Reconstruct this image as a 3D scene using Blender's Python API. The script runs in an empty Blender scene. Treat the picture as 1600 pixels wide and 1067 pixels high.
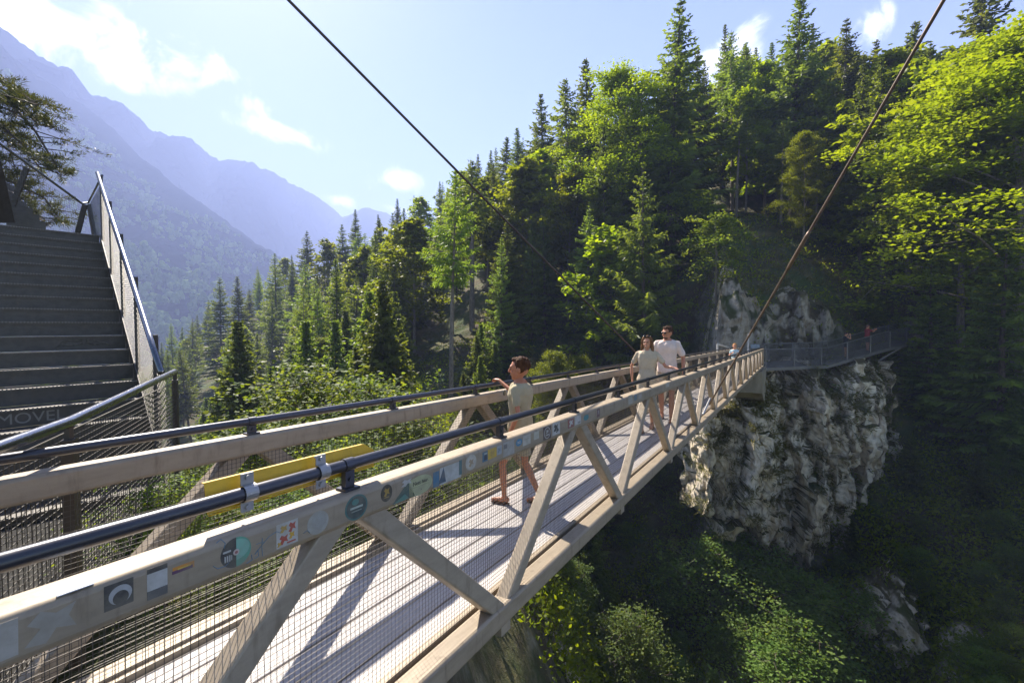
import bpy, math, random
import numpy as np
from mathutils import Vector, Matrix, Quaternion, noise as mnoise

R = math.radians
scene = bpy.context.scene
COL = scene.collection
# ------------------------------------------------------------------ camera
F = 711.0                      # focal length in pixels of the 1600 px wide photograph
PITCH = R(2.0)
cam = bpy.data.cameras.new("camera")
cam.lens = 16.0
cam.sensor_width = 36.0
cam.clip_start = 0.05
cam.clip_end = 20000
co = bpy.data.objects.new("camera", cam)
co.rotation_euler = (math.pi/2 - PITCH, 0, 0)
COL.objects.link(co)
scene.camera = co
# ------------------------------------------------------------------ light, exposure
SUN_AZ, SUN_EL = R(-31.8), R(45.0)
SKY_STRENGTH = 0.052
sl = bpy.data.lights.new("sun", 'SUN')
sl.energy = 5.0
sl.angle = R(0.5)
sl.color = (1.0, 0.92, 0.80)
so = bpy.data.objects.new("sun", sl)
sdir = Vector((math.sin(SUN_AZ)*math.cos(SUN_EL), math.cos(SUN_AZ)*math.cos(SUN_EL), math.sin(SUN_EL)))
so.rotation_euler = sdir.to_track_quat('Z', 'Y').to_euler()
so.location = (0, 0, 60)
COL.objects.link(so)
vs = scene.view_settings
vs.view_transform = 'Standard'
vs.look = 'None'
vs.gamma = 1
vs.exposure = 1.8
scene.cycles.max_bounces = 8
scene.cycles.diffuse_bounces = 3
scene.cycles.glossy_bounces = 3
scene.cycles.transmission_bounces = 4
scene.cycles.volume_bounces = 1
scene.cycles.transparent_max_bounces = 8
scene.cycles.sample_clamp_indirect = 6
scene.cycles.use_denoising = True
scene.cycles.use_adaptive_sampling = True
scene.cycles.adaptive_threshold = 0.015


def pix(px, py, Z):
    """point seen at photo pixel (px, py) at depth Z -> world"""
    x = (px-800.0)/F*Z
    yu = -(py-533.5)/F*Z
    return Vector((x, Z*math.cos(PITCH)+yu*math.sin(PITCH), -Z*math.sin(PITCH)+yu*math.cos(PITCH)))


def raydir(px, py):
    return pix(px, py, 1.0).normalized()


# ------------------------------------------------------------------ node helper
class NT:
    def __init__(s, tree):
        s.t = tree

    def n(s, typ, **kw):
        nd = s.t.nodes.new(typ)
        for k, v in kw.items():
            if k.startswith('i_'):
                continue
            setattr(nd, k, v)
        return nd

    def val(s, sock, v):
        if isinstance(v, bpy.types.NodeSocket):
            s.t.links.new(v, sock)
        else:
            sock.default_value = v

    def math(s, op, a, b=None, c=None, clamp=False):
        nd = s.n('ShaderNodeMath', operation=op, use_clamp=clamp)
        s.val(nd.inputs[0], a)
        if b is not None:
            s.val(nd.inputs[1], b)
        if c is not None:
            s.val(nd.inputs[2], c)
        return nd.outputs[0]

    def vdot(s, a, b):
        nd = s.n('ShaderNodeVectorMath', operation='DOT_PRODUCT')
        s.val(nd.inputs[0], a)
        s.val(nd.inputs[1], b)
        return nd.outputs['Value']

    def noise(s, vec, scale, detail=4, rough=0.55, dist=0.0):
        nd = s.n('ShaderNodeTexNoise')
        if vec is not None:
            s.t.links.new(vec, nd.inputs['Vector'])
        nd.inputs['Scale'].default_value = scale
        nd.inputs['Detail'].default_value = detail
        nd.inputs['Roughness'].default_value = rough
        nd.inputs['Distortion'].default_value = dist
        return nd.outputs['Fac']

    def ramp(s, fac, lo, hi):
        nd = s.n('ShaderNodeMapRange', interpolation_type='SMOOTHSTEP')
        s.val(nd.inputs[0], fac)
        nd.inputs[1].default_value = lo
        nd.inputs[2].default_value = hi
        return nd.outputs[0]

    def mix(s, fac, a, b, blend='MIX'):
        nd = s.n('ShaderNodeMix', data_type='RGBA', blend_type=blend)
        s.val(nd.inputs[0], fac)
        for sock, v in ((nd.inputs[6], a), (nd.inputs[7], b)):
            if isinstance(v, bpy.types.NodeSocket):
                s.t.links.new(v, sock)
            else:
                sock.default_value = (*v, 1) if len(v) == 3 else v
        return nd.outputs[2]

    def mapping(s, vec, scale=(1, 1, 1), rot=(0, 0, 0)):
        nd = s.n('ShaderNodeMapping')
        s.t.links.new(vec, nd.inputs['Vector'])
        nd.inputs['Scale'].default_value = scale
        nd.inputs['Rotation'].default_value = rot
        return nd.outputs[0]


# ------------------------------------------------------------------ world: sky and clouds
world = bpy.data.worlds.new("World")
scene.world = world
world.use_nodes = True
wt = NT(world.node_tree)
for nd in list(world.node_tree.nodes):
    world.node_tree.nodes.remove(nd)
sky = wt.n('ShaderNodeTexSky', sky_type='NISHITA')
sky.sun_disc = False
sky.sun_elevation = SUN_EL
sky.sun_rotation = SUN_AZ
sky.altitude = 900
sky.air_density = 1.0
sky.dust_density = 0.8
sky.ozone_density = 2.5
tc = wt.n('ShaderNodeTexCoord')
D = tc.outputs['Generated']
clouds = [  # px, py, half width, half height, tilt deg, weight
    (60, 40, 210, 75, 24, 1.0), (150, 85, 150, 50, 22, .8), (300, 108, 110, 34, 2, .62), (400, 170, 70, 30, 25, .55),
    (430, 205, 95, 34, 22, .7), (613, 282, 62, 30, 8, 1.0), (532, 314, 44, 18, 10, .9), (1150, 85, 72, 62, 0, 1.0),
    (1360, 45, 34, 44, 0, .75), (640, 330, 60, 14, 5, .5), (250, 70, 160, 50, 30, .42), (1700, 100, 160, 90, 0, .7)]
mask = None
for (px, py, rx, ry, tilt, wgt) in clouds:
    c = raydir(px, py)
    a = (raydir(px+5, py)-raydir(px-5, py)).normalized()
    b = c.cross(a).normalized()
    k = 1.0/pix(px, py, 1.0).length/F
    ct, st = math.cos(R(tilt)), math.sin(R(tilt))
    a2 = a*ct + b*st
    b2 = b*ct - a*st
    if b.z > 0:
        a2 = a*ct - b*st
        b2 = b*ct + a*st
    da = wt.math('DIVIDE', wt.math('SUBTRACT', wt.vdot(D, tuple(a2)), a2.dot(c)), rx*k)
    db = wt.math('DIVIDE', wt.math('SUBTRACT', wt.vdot(D, tuple(b2)), b2.dot(c)), ry*k)
    r2 = wt.math('SQRT', wt.math('ADD', wt.math('MULTIPLY', da, da), wt.math('MULTIPLY', db, db)))
    m = wt.math('MULTIPLY', wt.math('SUBTRACT', 1.0, r2), wgt)
    m = wt.math('MULTIPLY', m, wt.math('GREATER_THAN', wt.vdot(D, tuple(c)), 0.0))
    m = wt.math('MAXIMUM', m, 0.0)
    mask = m if mask is None else wt.math('MAXIMUM', mask, m)
n1 = wt.noise(D, 13.0, 10, 0.64, 0.5)
n2 = wt.noise(wt.mapping(D, (1, 1, 2.2)), 3.4, 5, 0.6, 0.4)
nn = wt.math('ADD', wt.math('MULTIPLY', n1, 0.75), wt.math('MULTIPLY', n2, 0.35))
cl = wt.ramp(wt.math('ADD', wt.math('MULTIPLY', mask, 0.85), wt.math('MULTIPLY', wt.math('SUBTRACT', nn, 0.56), 2.6)), 0.16, 0.62)
cl = wt.math('MULTIPLY', cl, wt.ramp(mask, 0.0, 0.22))
cl = wt.math('MULTIPLY', cl, 0.85)
skyc = wt.mix(cl, sky.outputs[0], (12.5, 12.6, 13.0))
bg = wt.n('ShaderNodeBackground')
world.node_tree.links.new(skyc, bg.inputs['Color'])
bg.inputs['Strength'].default_value = SKY_STRENGTH
wo = wt.n('ShaderNodeOutputWorld')
world.node_tree.links.new(bg.outputs[0], wo.inputs['Surface'])


# ------------------------------------------------------------------ materials
def new_mat(name):
    m = bpy.data.materials.new(name)
    m.use_nodes = True
    t = NT(m.node_tree)
    b = m.node_tree.nodes['Principled BSDF']
    return m, t, b


def mat(name, col, rough=0.6, metal=0.0, var=0.25, vscale=6.0, bump=0.0, bscale=60.0, col2=None, stretch=(1, 1, 1), detail=5):
    m, t, b = new_mat(name)
    tcn = t.n('ShaderNodeTexCoord').outputs['Object']
    v = t.mapping(tcn, stretch)
    nz = t.noise(v, vscale, detail, 0.6)
    c2 = col2 if col2 else tuple(x*(1-var) for x in col)
    c1 = col if col2 else tuple(min(1, x*(1+var*0.5)) for x in col)
    m.node_tree.links.new(t.mix(t.ramp(nz, 0.3, 0.7), c1, c2), b.inputs['Base Color'])
    b.inputs['Roughness'].default_value = rough
    b.inputs['Metallic'].default_value = metal
    m.node_tree.links.new(t.math('ADD', rough-0.08, t.math('MULTIPLY', nz, 0.16)), b.inputs['Roughness'])
    if bump:
        bn = t.n('ShaderNodeBump')
        bn.inputs['Strength'].default_value = bump
        bn.inputs['Distance'].default_value = 0.01
        m.node_tree.links.new(t.noise(v, bscale, 4, 0.6), bn.inputs['Height'])
        m.node_tree.links.new(bn.outputs[0], b.inputs['Normal'])
    return m


def leaf_mat(name, ca, cb, trans=0.5, tcol=None, rough=0.5, spec=0.25):
    m, t, b = new_mat(name)
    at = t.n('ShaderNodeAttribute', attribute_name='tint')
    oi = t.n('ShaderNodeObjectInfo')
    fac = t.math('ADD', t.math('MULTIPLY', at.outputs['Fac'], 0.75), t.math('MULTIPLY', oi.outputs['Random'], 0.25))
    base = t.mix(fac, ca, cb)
    hs = t.n('ShaderNodeHueSaturation')
    m.node_tree.links.new(base, hs.inputs['Color'])
    m.node_tree.links.new(t.math('ADD', 0.48, t.math('MULTIPLY', oi.outputs['Random'], 0.035)), hs.inputs['Hue'])
    m.node_tree.links.new(t.math('ADD', 0.8, t.math('MULTIPLY', oi.outputs['Random'], 0.4)), hs.inputs['Value'])
    base = hs.outputs[0]
    m.node_tree.links.new(base, b.inputs['Base Color'])
    b.inputs['Roughness'].default_value = rough
    b.inputs['Specular IOR Level'].default_value = spec
    tr = t.n('ShaderNodeBsdfTranslucent')
    tc_ = t.mix(1.0, base, tcol or (1.9, 1.75, 0.7), 'MULTIPLY')
    m.node_tree.links.new(tc_, tr.inputs['Color'])
    ms = t.n('ShaderNodeMixShader')
    ms.inputs[0].default_value = trans
    m.node_tree.links.new(b.outputs[0], ms.inputs[1])
    m.node_tree.links.new(tr.outputs[0], ms.inputs[2])
    out = m.node_tree.nodes['Material Output']
    m.node_tree.links.new(ms.outputs[0], out.inputs['Surface'])
    return m


M = {}
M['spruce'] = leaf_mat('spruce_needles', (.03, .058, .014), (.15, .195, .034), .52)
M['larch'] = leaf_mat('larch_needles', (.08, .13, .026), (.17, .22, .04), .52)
M['beech'] = leaf_mat('beech_leaves', (.08, .12, .012), (.215, .25, .02), .58, (2.05, 1.95, .4))
M['bush'] = leaf_mat('bush_leaves', (.07, .14, .03), (.17, .23, .05), .5, (2.2, 1.8, .6), .55, .15)
M['pine'] = leaf_mat('pine_needles', (.035, .055, .018), (.11, .115, .035), .3)
M['grass'] = leaf_mat('dry_grass', (.06, .075, .02), (.17, .15, .05), .4, (1.5, 1.4, .8))
M['farleaf'] = leaf_mat('far_leaves', (.035, .065, .018), (.20, .26, .08), .2, None, .9, 0)
M['bark'] = mat('bark', (.11, .085, .065), .9, var=.5, vscale=5, bump=.6, bscale=25, stretch=(3, 3, .5))
M['palebark'] = mat('pale_bark', (.23, .19, .15), .9, var=.5, vscale=5, bump=.6, bscale=25, stretch=(3, 3, .6))


def steel_mat(name, col, rough, metal, dirt, edge=(.2, .15, .1)):
    m, t, b = new_mat(name)
    o = t.n('ShaderNodeTexCoord').outputs['Object']
    a = t.noise(t.mapping(o, (1.2, 6, 6)), 3, 6, .65)
    s = t.noise(t.mapping(o, (9, 9, 2.0)), 2.2, 5, .6)
    f = t.noise(o, 70, 3, .6)
    c = t.mix(t.ramp(a, .35, .75), col, tuple(x*.78 for x in col))
    c = t.mix(t.math('MULTIPLY', t.ramp(s, .52, .75), dirt), c, edge)
    c = t.mix(t.math('MULTIPLY', t.ramp(f, .5, .8), .25), c, tuple(x*.6 for x in col))
    m.node_tree.links.new(c, b.inputs['Base Color'])
    b.inputs['Metallic'].default_value = metal
    m.node_tree.links.new(t.math('ADD', rough-.1, t.math('MULTIPLY', a, .25)), b.inputs['Roughness'])
    bn = t.n('ShaderNodeBump')
    bn.inputs['Strength'].default_value = .12
    bn.inputs['Distance'].default_value = .004
    m.node_tree.links.new(t.noise(o, 25, 4, .6), bn.inputs['Height'])
    m.node_tree.links.new(bn.outputs[0], b.inputs['Normal'])
    return m


M['chord'] = steel_mat('weathered_pale_steel', (.37, .295, .205), .5, .1, .8)
M['diag'] = steel_mat('pale_steel_web', (.40, .325, .235), .5, .1, .7)
M['rail'] = steel_mat('dark_steel_tube', (.085, .085, .095), .3, .75, .15, (.12, .09, .07))
M['galv'] = steel_mat('galvanised_steel', (.42, .41, .40), .38, .7, .2, (.2, .17, .13))
M['wire'] = mat('wire', (.10, .09, .078), .45, .6, var=.2)
M['darksteel'] = steel_mat('brown_dark_steel', (.075, .062, .05), .55, .3, .35, (.10, .07, .05))
M['step'] = steel_mat('dark_grating', (.10, .09, .08), .5, .35, .4, (.13, .10, .075))
M['nose'] = steel_mat('lit_nosing', (.20, .185, .17), .5, .5, .3)  # paler than the steps: light on the tread edges put into the colour
M['stairrail'] = steel_mat('polished_tube', (.20, .21, .24), .22, .9, .1)
M['yellow'] = steel_mat('yellow_paint', (.75, .44, .01), .4, 0, .35, (.35, .2, .04))
M['concrete'] = mat('concrete', (.36, .31, .23), .9, col2=(.2, .17, .12), vscale=1.8, bump=.4, bscale=9, stretch=(1, 1, .35))
M['cable'] = mat('cable', (.10, .075, .055), .45, .5, var=.3)
M['cable2'] = mat('cable_brown', (.20, .14, .095), .45, .4, var=.3)


def deck_mat():
    m, t, b = new_mat('grey_deck_boards')
    o = t.n('ShaderNodeTexCoord').outputs['Object']
    g = t.noise(t.mapping(o, (1.2, 60, 1)), 2.0, 6, .65)
    w = t.noise(o, 2.4, 5, .6)
    c = t.mix(t.ramp(g, .35, .7), (.52, .48, .45), (.38, .345, .32))
    c = t.mix(t.math('MULTIPLY', t.ramp(w, .5, .75), .35), c, (.30, .27, .24))
    m.node_tree.links.new(c, b.inputs['Base Color'])
    m.node_tree.links.new(t.math('ADD', .42, t.math('MULTIPLY', w, .25)), b.inputs['Roughness'])
    bn = t.n('ShaderNodeBump')
    bn.inputs['Strength'].default_value = .25
    bn.inputs['Distance'].default_value = .004
    m.node_tree.links.new(g, bn.inputs['Height'])
    m.node_tree.links.new(bn.outputs[0], b.inputs['Normal'])
    return m


M['deck'] = deck_mat()


def ground_mat(name, soil, green, grassc, rock, rock_lo, rock_hi, scale=1.0, bumpd=.25):
    """soil/moss mix on the flat, bare rock where the surface is steep"""
    m, t, b = new_mat(name)
    o = t.n('ShaderNodeTexCoord').outputs['Object']
    ge = t.n('ShaderNodeNewGeometry')
    sx = t.n('ShaderNodeSeparateXYZ')
    m.node_tree.links.new(ge.outputs['Normal'], sx.inputs[0])
    a = t.noise(o, .22*scale, 6, .62)
    f = t.noise(o, 2.5*scale, 7, .68)
    g = t.noise(o, .9*scale, 5, .6)
    c = t.mix(t.ramp(a, .38, .62), soil, green)
    c = t.mix(t.ramp(g, .48, .68), c, grassc)
    rk = t.mix(t.ramp(f, .42, .72), rock, tuple(x*.4 for x in rock))
    st = t.noise(t.mapping(o, (1.6*scale, 1.6*scale, .25*scale)), 1.3, 5, .6)
    rk = t.mix(t.math('MULTIPLY', t.ramp(st, .5, .7), .75), rk, (rock[0]*.55, rock[1]*.46, rock[2]*.32))
    steep = t.math('SUBTRACT', 1.0, sx.outputs['Z'])
    steep = t.math('ADD', steep, t.math('MULTIPLY', t.math('SUBTRACT', g, .5), .9))
    c = t.mix(t.ramp(steep, rock_lo, rock_hi), c, rk)
    m.node_tree.links.new(c, b.inputs['Base Color'])
    b.inputs['Roughness'].default_value = .93
    b.inputs['Specular IOR Level'].default_value = .2
    bn = t.n('ShaderNodeBump')
    bn.inputs['Strength'].default_value = .8
    bn.inputs['Distance'].default_value = bumpd
    m.node_tree.links.new(f, bn.inputs['Height'])
    m.node_tree.links.new(bn.outputs[0], b.inputs['Normal'])
    return m


M['ground'] = ground_mat('forest_floor', (.085, .066, .04), (.06, .085, .028), (.13, .115, .05), (.36, .33, .28), .5, .95)
M['cliff'] = ground_mat('limestone', (.09, .07, .035), (.055, .065, .02), (.13, .11, .05), (.70, .61, .48), .26, .70, 1.0, .12)
M['mossrock'] = ground_mat('mossy_rock', (.075, .058, .03), (.055, .075, .022), (.12, .11, .045), (.46, .41, .34), .48, .98)
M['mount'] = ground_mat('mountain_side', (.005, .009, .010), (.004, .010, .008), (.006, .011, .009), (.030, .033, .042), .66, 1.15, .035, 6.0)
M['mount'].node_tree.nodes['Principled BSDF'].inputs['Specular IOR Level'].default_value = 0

# ------------------------------------------------------------------ mesh helpers


def link(name, me, m=None, parent=None, smooth=False):
    o = bpy.data.objects.new(name, me)
    COL.objects.link(o)
    if m is not None:
        for mm in (m if isinstance(m, (list, tuple)) else [m]):
            me.materials.append(mm)
    if parent is not None:
        o.parent = parent
    if smooth:
        me.polygons.foreach_set('use_smooth', [True]*len(me.polygons))
    return o


def empty(name, label=None, cat=None, loc=(0, 0, 0), group=None):
    o = bpy.data.objects.new(name, None)
    o.location = loc
    o.empty_display_size = .2
    COL.objects.link(o)
    tag(o, label, cat, group)
    return o


def tag(o, label=None, cat=None, group=None, kind=None):
    if label:
        o['label'] = label
    if cat:
        o['category'] = cat
    if group:
        o['group'] = group
    if kind:
        o['kind'] = kind
    return o


def quads_mesh(name, Q, tint=None, mi=None):
    """Q (N,4,3) separate quads"""
    N = len(Q)
    me = bpy.data.meshes.new(name)
    me.vertices.add(N*4)
    me.vertices.foreach_set('co', np.ascontiguousarray(Q, dtype=np.float32).ravel())
    me.loops.add(N*4)
    me.loops.foreach_set('vertex_index', np.arange(N*4, dtype=np.int32))
    me.polygons.add(N)
    me.polygons.foreach_set('loop_start', np.arange(0, N*4, 4, dtype=np.int32))
    me.polygons.foreach_set('loop_total', np.full(N, 4, dtype=np.int32))
    if mi is not None:
        me.polygons.foreach_set('material_index', np.asarray(mi, dtype=np.int32))
    if tint is not None:
        at = me.attributes.new('tint', 'FLOAT', 'POINT')
        at.data.foreach_set('value', np.repeat(np.asarray(tint, dtype=np.float32), 4))
    me.update(calc_edges=True)
    return me


def grid_mesh(name, P):
    """P (n,m,3) grid of points"""
    n, m = P.shape[:2]
    me = bpy.data.meshes.new(name)
    me.vertices.add(n*m)
    me.vertices.foreach_set('co', np.ascontiguousarray(P, dtype=np.float32).ravel())
    i, j = np.meshgrid(np.arange(n-1), np.arange(m-1), indexing='ij')
    a = (i*m+j).ravel()
    f = np.stack([a, a+m, a+m+1, a+1], 1).astype(np.int32)
    K = len(f)
    me.loops.add(K*4)
    me.loops.foreach_set('vertex_index', f.ravel())
    me.polygons.add(K)
    me.polygons.foreach_set('loop_start', np.arange(0, K*4, 4, dtype=np.int32))
    me.polygons.foreach_set('loop_total', np.full(K, 4, dtype=np.int32))
    me.polygons.foreach_set('use_smooth', np.ones(K, dtype=bool))
    me.update(calc_edges=True)
    return me


class MB:
    def __init__(s):
        s.v, s.f, s.m = [], [], []

    def add(s, vs_, fs, mi=0):
        o = len(s.v)
        s.v += [tuple(x) for x in vs_]
        s.f += [tuple(i+o for i in f) for f in fs]
        s.m += [mi]*len(fs)

    def box(s, c, sx, sy, sz, ax=None, mi=0):
        """box centred at c with half sizes along axes ax (3 vectors)"""
        c = Vector(c)
        X, Y, Zv = ax or (Vector((1, 0, 0)), Vector((0, 1, 0)), Vector((0, 0, 1)))
        vs_ = [c + X*(sx*i) + Y*(sy*j) + Zv*(sz*k) for i in (-1, 1) for j in (-1, 1) for k in (-1, 1)]
        s.add(vs_, [(0, 1, 3, 2), (4, 6, 7, 5), (0, 4, 5, 1), (2, 3, 7, 6), (0, 2, 6, 4), (1, 5, 7, 3)], mi)

    def bb(s, lo, hi, mi=0):
        s.box([(a+b)/2 for a, b in zip(lo, hi)], *[(b-a)/2 for a, b in zip(lo, hi)], mi=mi)

    def prism(s, prof, p0, p1, up=(0, 0, 1), mi=0, cap=True):
        """extrude closed 2d profile (side, up) from p0 to p1"""
        p0, p1 = Vector(p0), Vector(p1)
        d = (p1-p0).normalized()
        side = Vector(up).cross(d).normalized()
        u = d.cross(side)
        n = len(prof)
        vs_ = [p + side*a + u*b for p in (p0, p1) for a, b in prof]
        fs = [(i, (i+1) % n, n+(i+1) % n, n+i) for i in range(n)]
        if cap:
            fs += [tuple(range(n-1, -1, -1)), tuple(range(n, 2*n))]
        s.add(vs_, fs, mi)

    def tube(s, pts, rad, n=10, mi=0, cap=True):
        pts = [Vector(p) for p in pts]
        if not hasattr(rad, '__len__'):
            rad = [rad]*len(pts)
        vs_, fs = [], []
        prev = None
        for i, p in enumerate(pts):
            d = (pts[min(i+1, len(pts)-1)]-pts[max(i-1, 0)])
            d = d.normalized() if d.length > 1e-9 else Vector((0, 0, 1))
            if prev is None:
                a = Vector((0, 0, 1)) if abs(d.z) < .9 else Vector((1, 0, 0))
                x = a.cross(d).normalized()
            else:
                x = (prev - d*prev.dot(d)).normalized()
            prev = x
            y = d.cross(x)
            for k in range(n):
                t = 2*math.pi*k/n
                vs_.append(p + x*(rad[i]*math.cos(t)) + y*(rad[i]*math.sin(t)))
        for i in range(len(pts)-1):
            for k in range(n):
                fs.append((i*n+k, i*n+(k+1) % n, (i+1)*n+(k+1) % n, (i+1)*n+k))
        if cap:
            fs.append(tuple(range(n-1, -1, -1)))
            fs.append(tuple(range((len(pts)-1)*n, len(pts)*n)))
        s.add(vs_, fs, mi)

    def ell(s, c, rx, ry, rz, ax=None, nu=14, nv=9, mi=0):
        c = Vector(c)
        X, Y, Zv = ax or (Vector((1, 0, 0)), Vector((0, 1, 0)), Vector((0, 0, 1)))
        vs_, fs = [c + Zv*rz], []
        for j in range(1, nv):
            t = math.pi*j/nv
            for i in range(nu):
                p = 2*math.pi*i/nu
                vs_.append(c + X*(rx*math.sin(t)*math.cos(p)) + Y*(ry*math.sin(t)*math.sin(p)) + Zv*(rz*math.cos(t)))
        vs_.append(c - Zv*rz)
        for i in range(nu):
            fs.append((0, 1+i, 1+(i+1) % nu))
            fs.append((len(vs_)-1, 1+(nv-2)*nu+(i+1) % nu, 1+(nv-2)*nu+i))
        for j in range(nv-2):
            for i in range(nu):
                a = 1+j*nu
                fs.append((a+i, a+nu+i, a+nu+(i+1) % nu, a+(i+1) % nu))
        s.add(vs_, fs, mi)

    def poly(s, pts, th, n, mi=0):
        """flat polygon pts given thickness th along n"""
        n = Vector(n)
        k = len(pts)
        vs_ = [Vector(p) for p in pts] + [Vector(p)+n*th for p in pts]
        fs = [tuple(range(k-1, -1, -1)), tuple(range(k, 2*k))] + [(i, (i+1) % k, k+(i+1) % k, k+i) for i in range(k)]
        s.add(vs_, fs, mi)

    def mesh(s, name):
        me = bpy.data.meshes.new(name)
        me.from_pydata(s.v, [], s.f)
        if any(s.m):
            me.polygons.foreach_set('material_index', s.m)
        me.update()
        return me

    def build(s, name, m, parent=None, smooth=False, auto=None):
        me = s.mesh(name)
        o = link(name, me, m, parent, smooth)
        if auto:
            me.polygons.foreach_set('use_smooth', [True]*len(me.polygons))
            ev = [False]*len(me.edges)
            me.set_sharp_from_angle(angle=R(auto))
            ar = np.zeros(len(me.polygons))
            me.polygons.foreach_get('area', ar)
            me.polygons.foreach_set('use_smooth', ar < .5*ar.max())
        return o


def rrect(w, h, r, n=3):
    """rounded rectangle profile"""
    out = []
    for cx, cy, a0 in ((w/2-r, h/2-r, 0), (-w/2+r, h/2-r, 90), (-w/2+r, -h/2+r, 180), (w/2-r, -h/2+r, 270)):
        for i in range(n+1):
            a = R(a0+90*i/n)
            out.append((cx+r*math.cos(a), cy+r*math.sin(a)))
    return out


# ------------------------------------------------------------------ terrain
TC = {
    -500: [(3, 800), (8, 600), (14, 470), (30, 430), (60, 520), (150, 560), (300, 575)],
    -100: [(3, 900), (6, 720), (9, 560), (14, 500), (30, 600), (80, 640), (160, 600), (300, 575)],
    60: [(3, 950), (4.6, 830), (6, 760), (9, 640), (14, 640), (30, 700), (80, 660), (160, 600), (300, 575)],
    200: [(3, 950), (4.6, 880), (6, 850), (9, 800), (15, 800), (30, 800), (80, 690), (160, 600), (300, 575)],
    350: [(3, 1010), (6, 850), (10, 790), (20, 790), (60, 720), (100, 610), (150, 525), (200, 530), (300, 590)],
    500: [(3, 1150), (6, 900), (12, 790), (25, 760), (45, 690), (85, 560), (130, 455), (170, 445), (300, 560)],
    650: [(4, 1300), (9, 880), (15, 780), (30, 640), (65, 500), (110, 390), (150, 375), (300, 520)],
    800: [(5, 1500), (14, 980), (22, 810), (36, 650), (47, 520), (60, 435), (95, 330), (140, 320), (300, 480)],
    950: [(8, 1500), (18, 1150), (26, 990), (33, 830), (40, 640), (46, 520), (54, 410), (85, 300), (130, 290), (300, 460)],
    1075: [(9, 1700), (20, 1140), (26, 1000), (31, 830), (36, 620), (42, 430), (54, 365), (80, 280), (125, 260), (300, 440)],
    1130: [(9, 1700), (20, 1130), (26.5, 930), (29.5, 640), (31.5, 440), (45, 345), (75, 265), (120, 255), (300, 430)],
    1250: [(9, 1700), (20, 1150), (26, 970), (30, 640), (32.5, 460), (42, 370), (70, 265), (120, 250), (300, 430)],
    1400: [(9, 1700), (20, 1130), (27, 800), (33, 560), (40, 420), (60, 300), (100, 260), (300, 430)],
    1600: [(8, 1600), (17, 1080), (24, 800), (34, 500), (50, 330), (80, 270), (300, 430)],
    2000: [(6, 1500), (12, 900), (22, 600), (34, 420), (50, 300), (300, 430)],
    2900: [(6, 1500), (12, 900), (22, 600), (34, 420), (50, 300), (300, 430)],
}
TK = sorted(TC)
for k_ in TK:
    z0_, y0_ = TC[k_][0]
    TC[k_].insert(0, (1.0, 509+(y0_-509)*z0_))
    TC[k_].insert(1, (z0_*.6, 509+(y0_-509)/.6))
TABL = {k: (np.log([a for a, b in TC[k]]), np.array([b for a, b in TC[k]], float)) for k in TK}


def gpy(px, Z):
    """ground's photo row at column px and depth Z"""
    px = min(max(px, TK[0]), TK[-1]-.01)
    i = max(k for k in range(len(TK)-1) if TK[k] <= px)
    t = (px-TK[i])/(TK[i+1]-TK[i])
    t = t*t*(3-2*t)*.5 + t*.5
    lz = math.log(Z)
    a = np.interp(lz, *TABL[TK[i]])
    b = np.interp(lz, *TABL[TK[i+1]])
    return a*(1-t)+b*t


def fbm(p, o=4, H=.9):
    return mnoise.fractal(p, H, 2.1, o)


def ground(px, Z):
    p = pix(px, gpy(px, Z), Z)
    k = min(1.0, max(0.0, (Z-5)/25))
    q = Vector((p.x, p.y, 0))
    p.z += k*(1.5*fbm(q*.09, 3) + .35*fbm(q*.6, 3))
    if Z > 60:
        p.z += (Z-60)*.03*fbm(q*.02, 2)
    return p


pxs = np.concatenate([np.linspace(-500, 250, 60), np.linspace(250, 1700, 250)[1:], np.linspace(1700, 2900, 60)[1:]])
zs = np.exp(np.concatenate([np.linspace(0.0, math.log(20), 70), np.linspace(math.log(20), math.log(60), 130)[1:], np.linspace(math.log(60), math.log(300), 70)[1:]]))
P = np.array([[tuple(ground(a, b)) for b in zs] for a in pxs])
hill = link('hillside', grid_mesh('hillside', P), M['ground'])
tag(hill, kind='structure')


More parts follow.
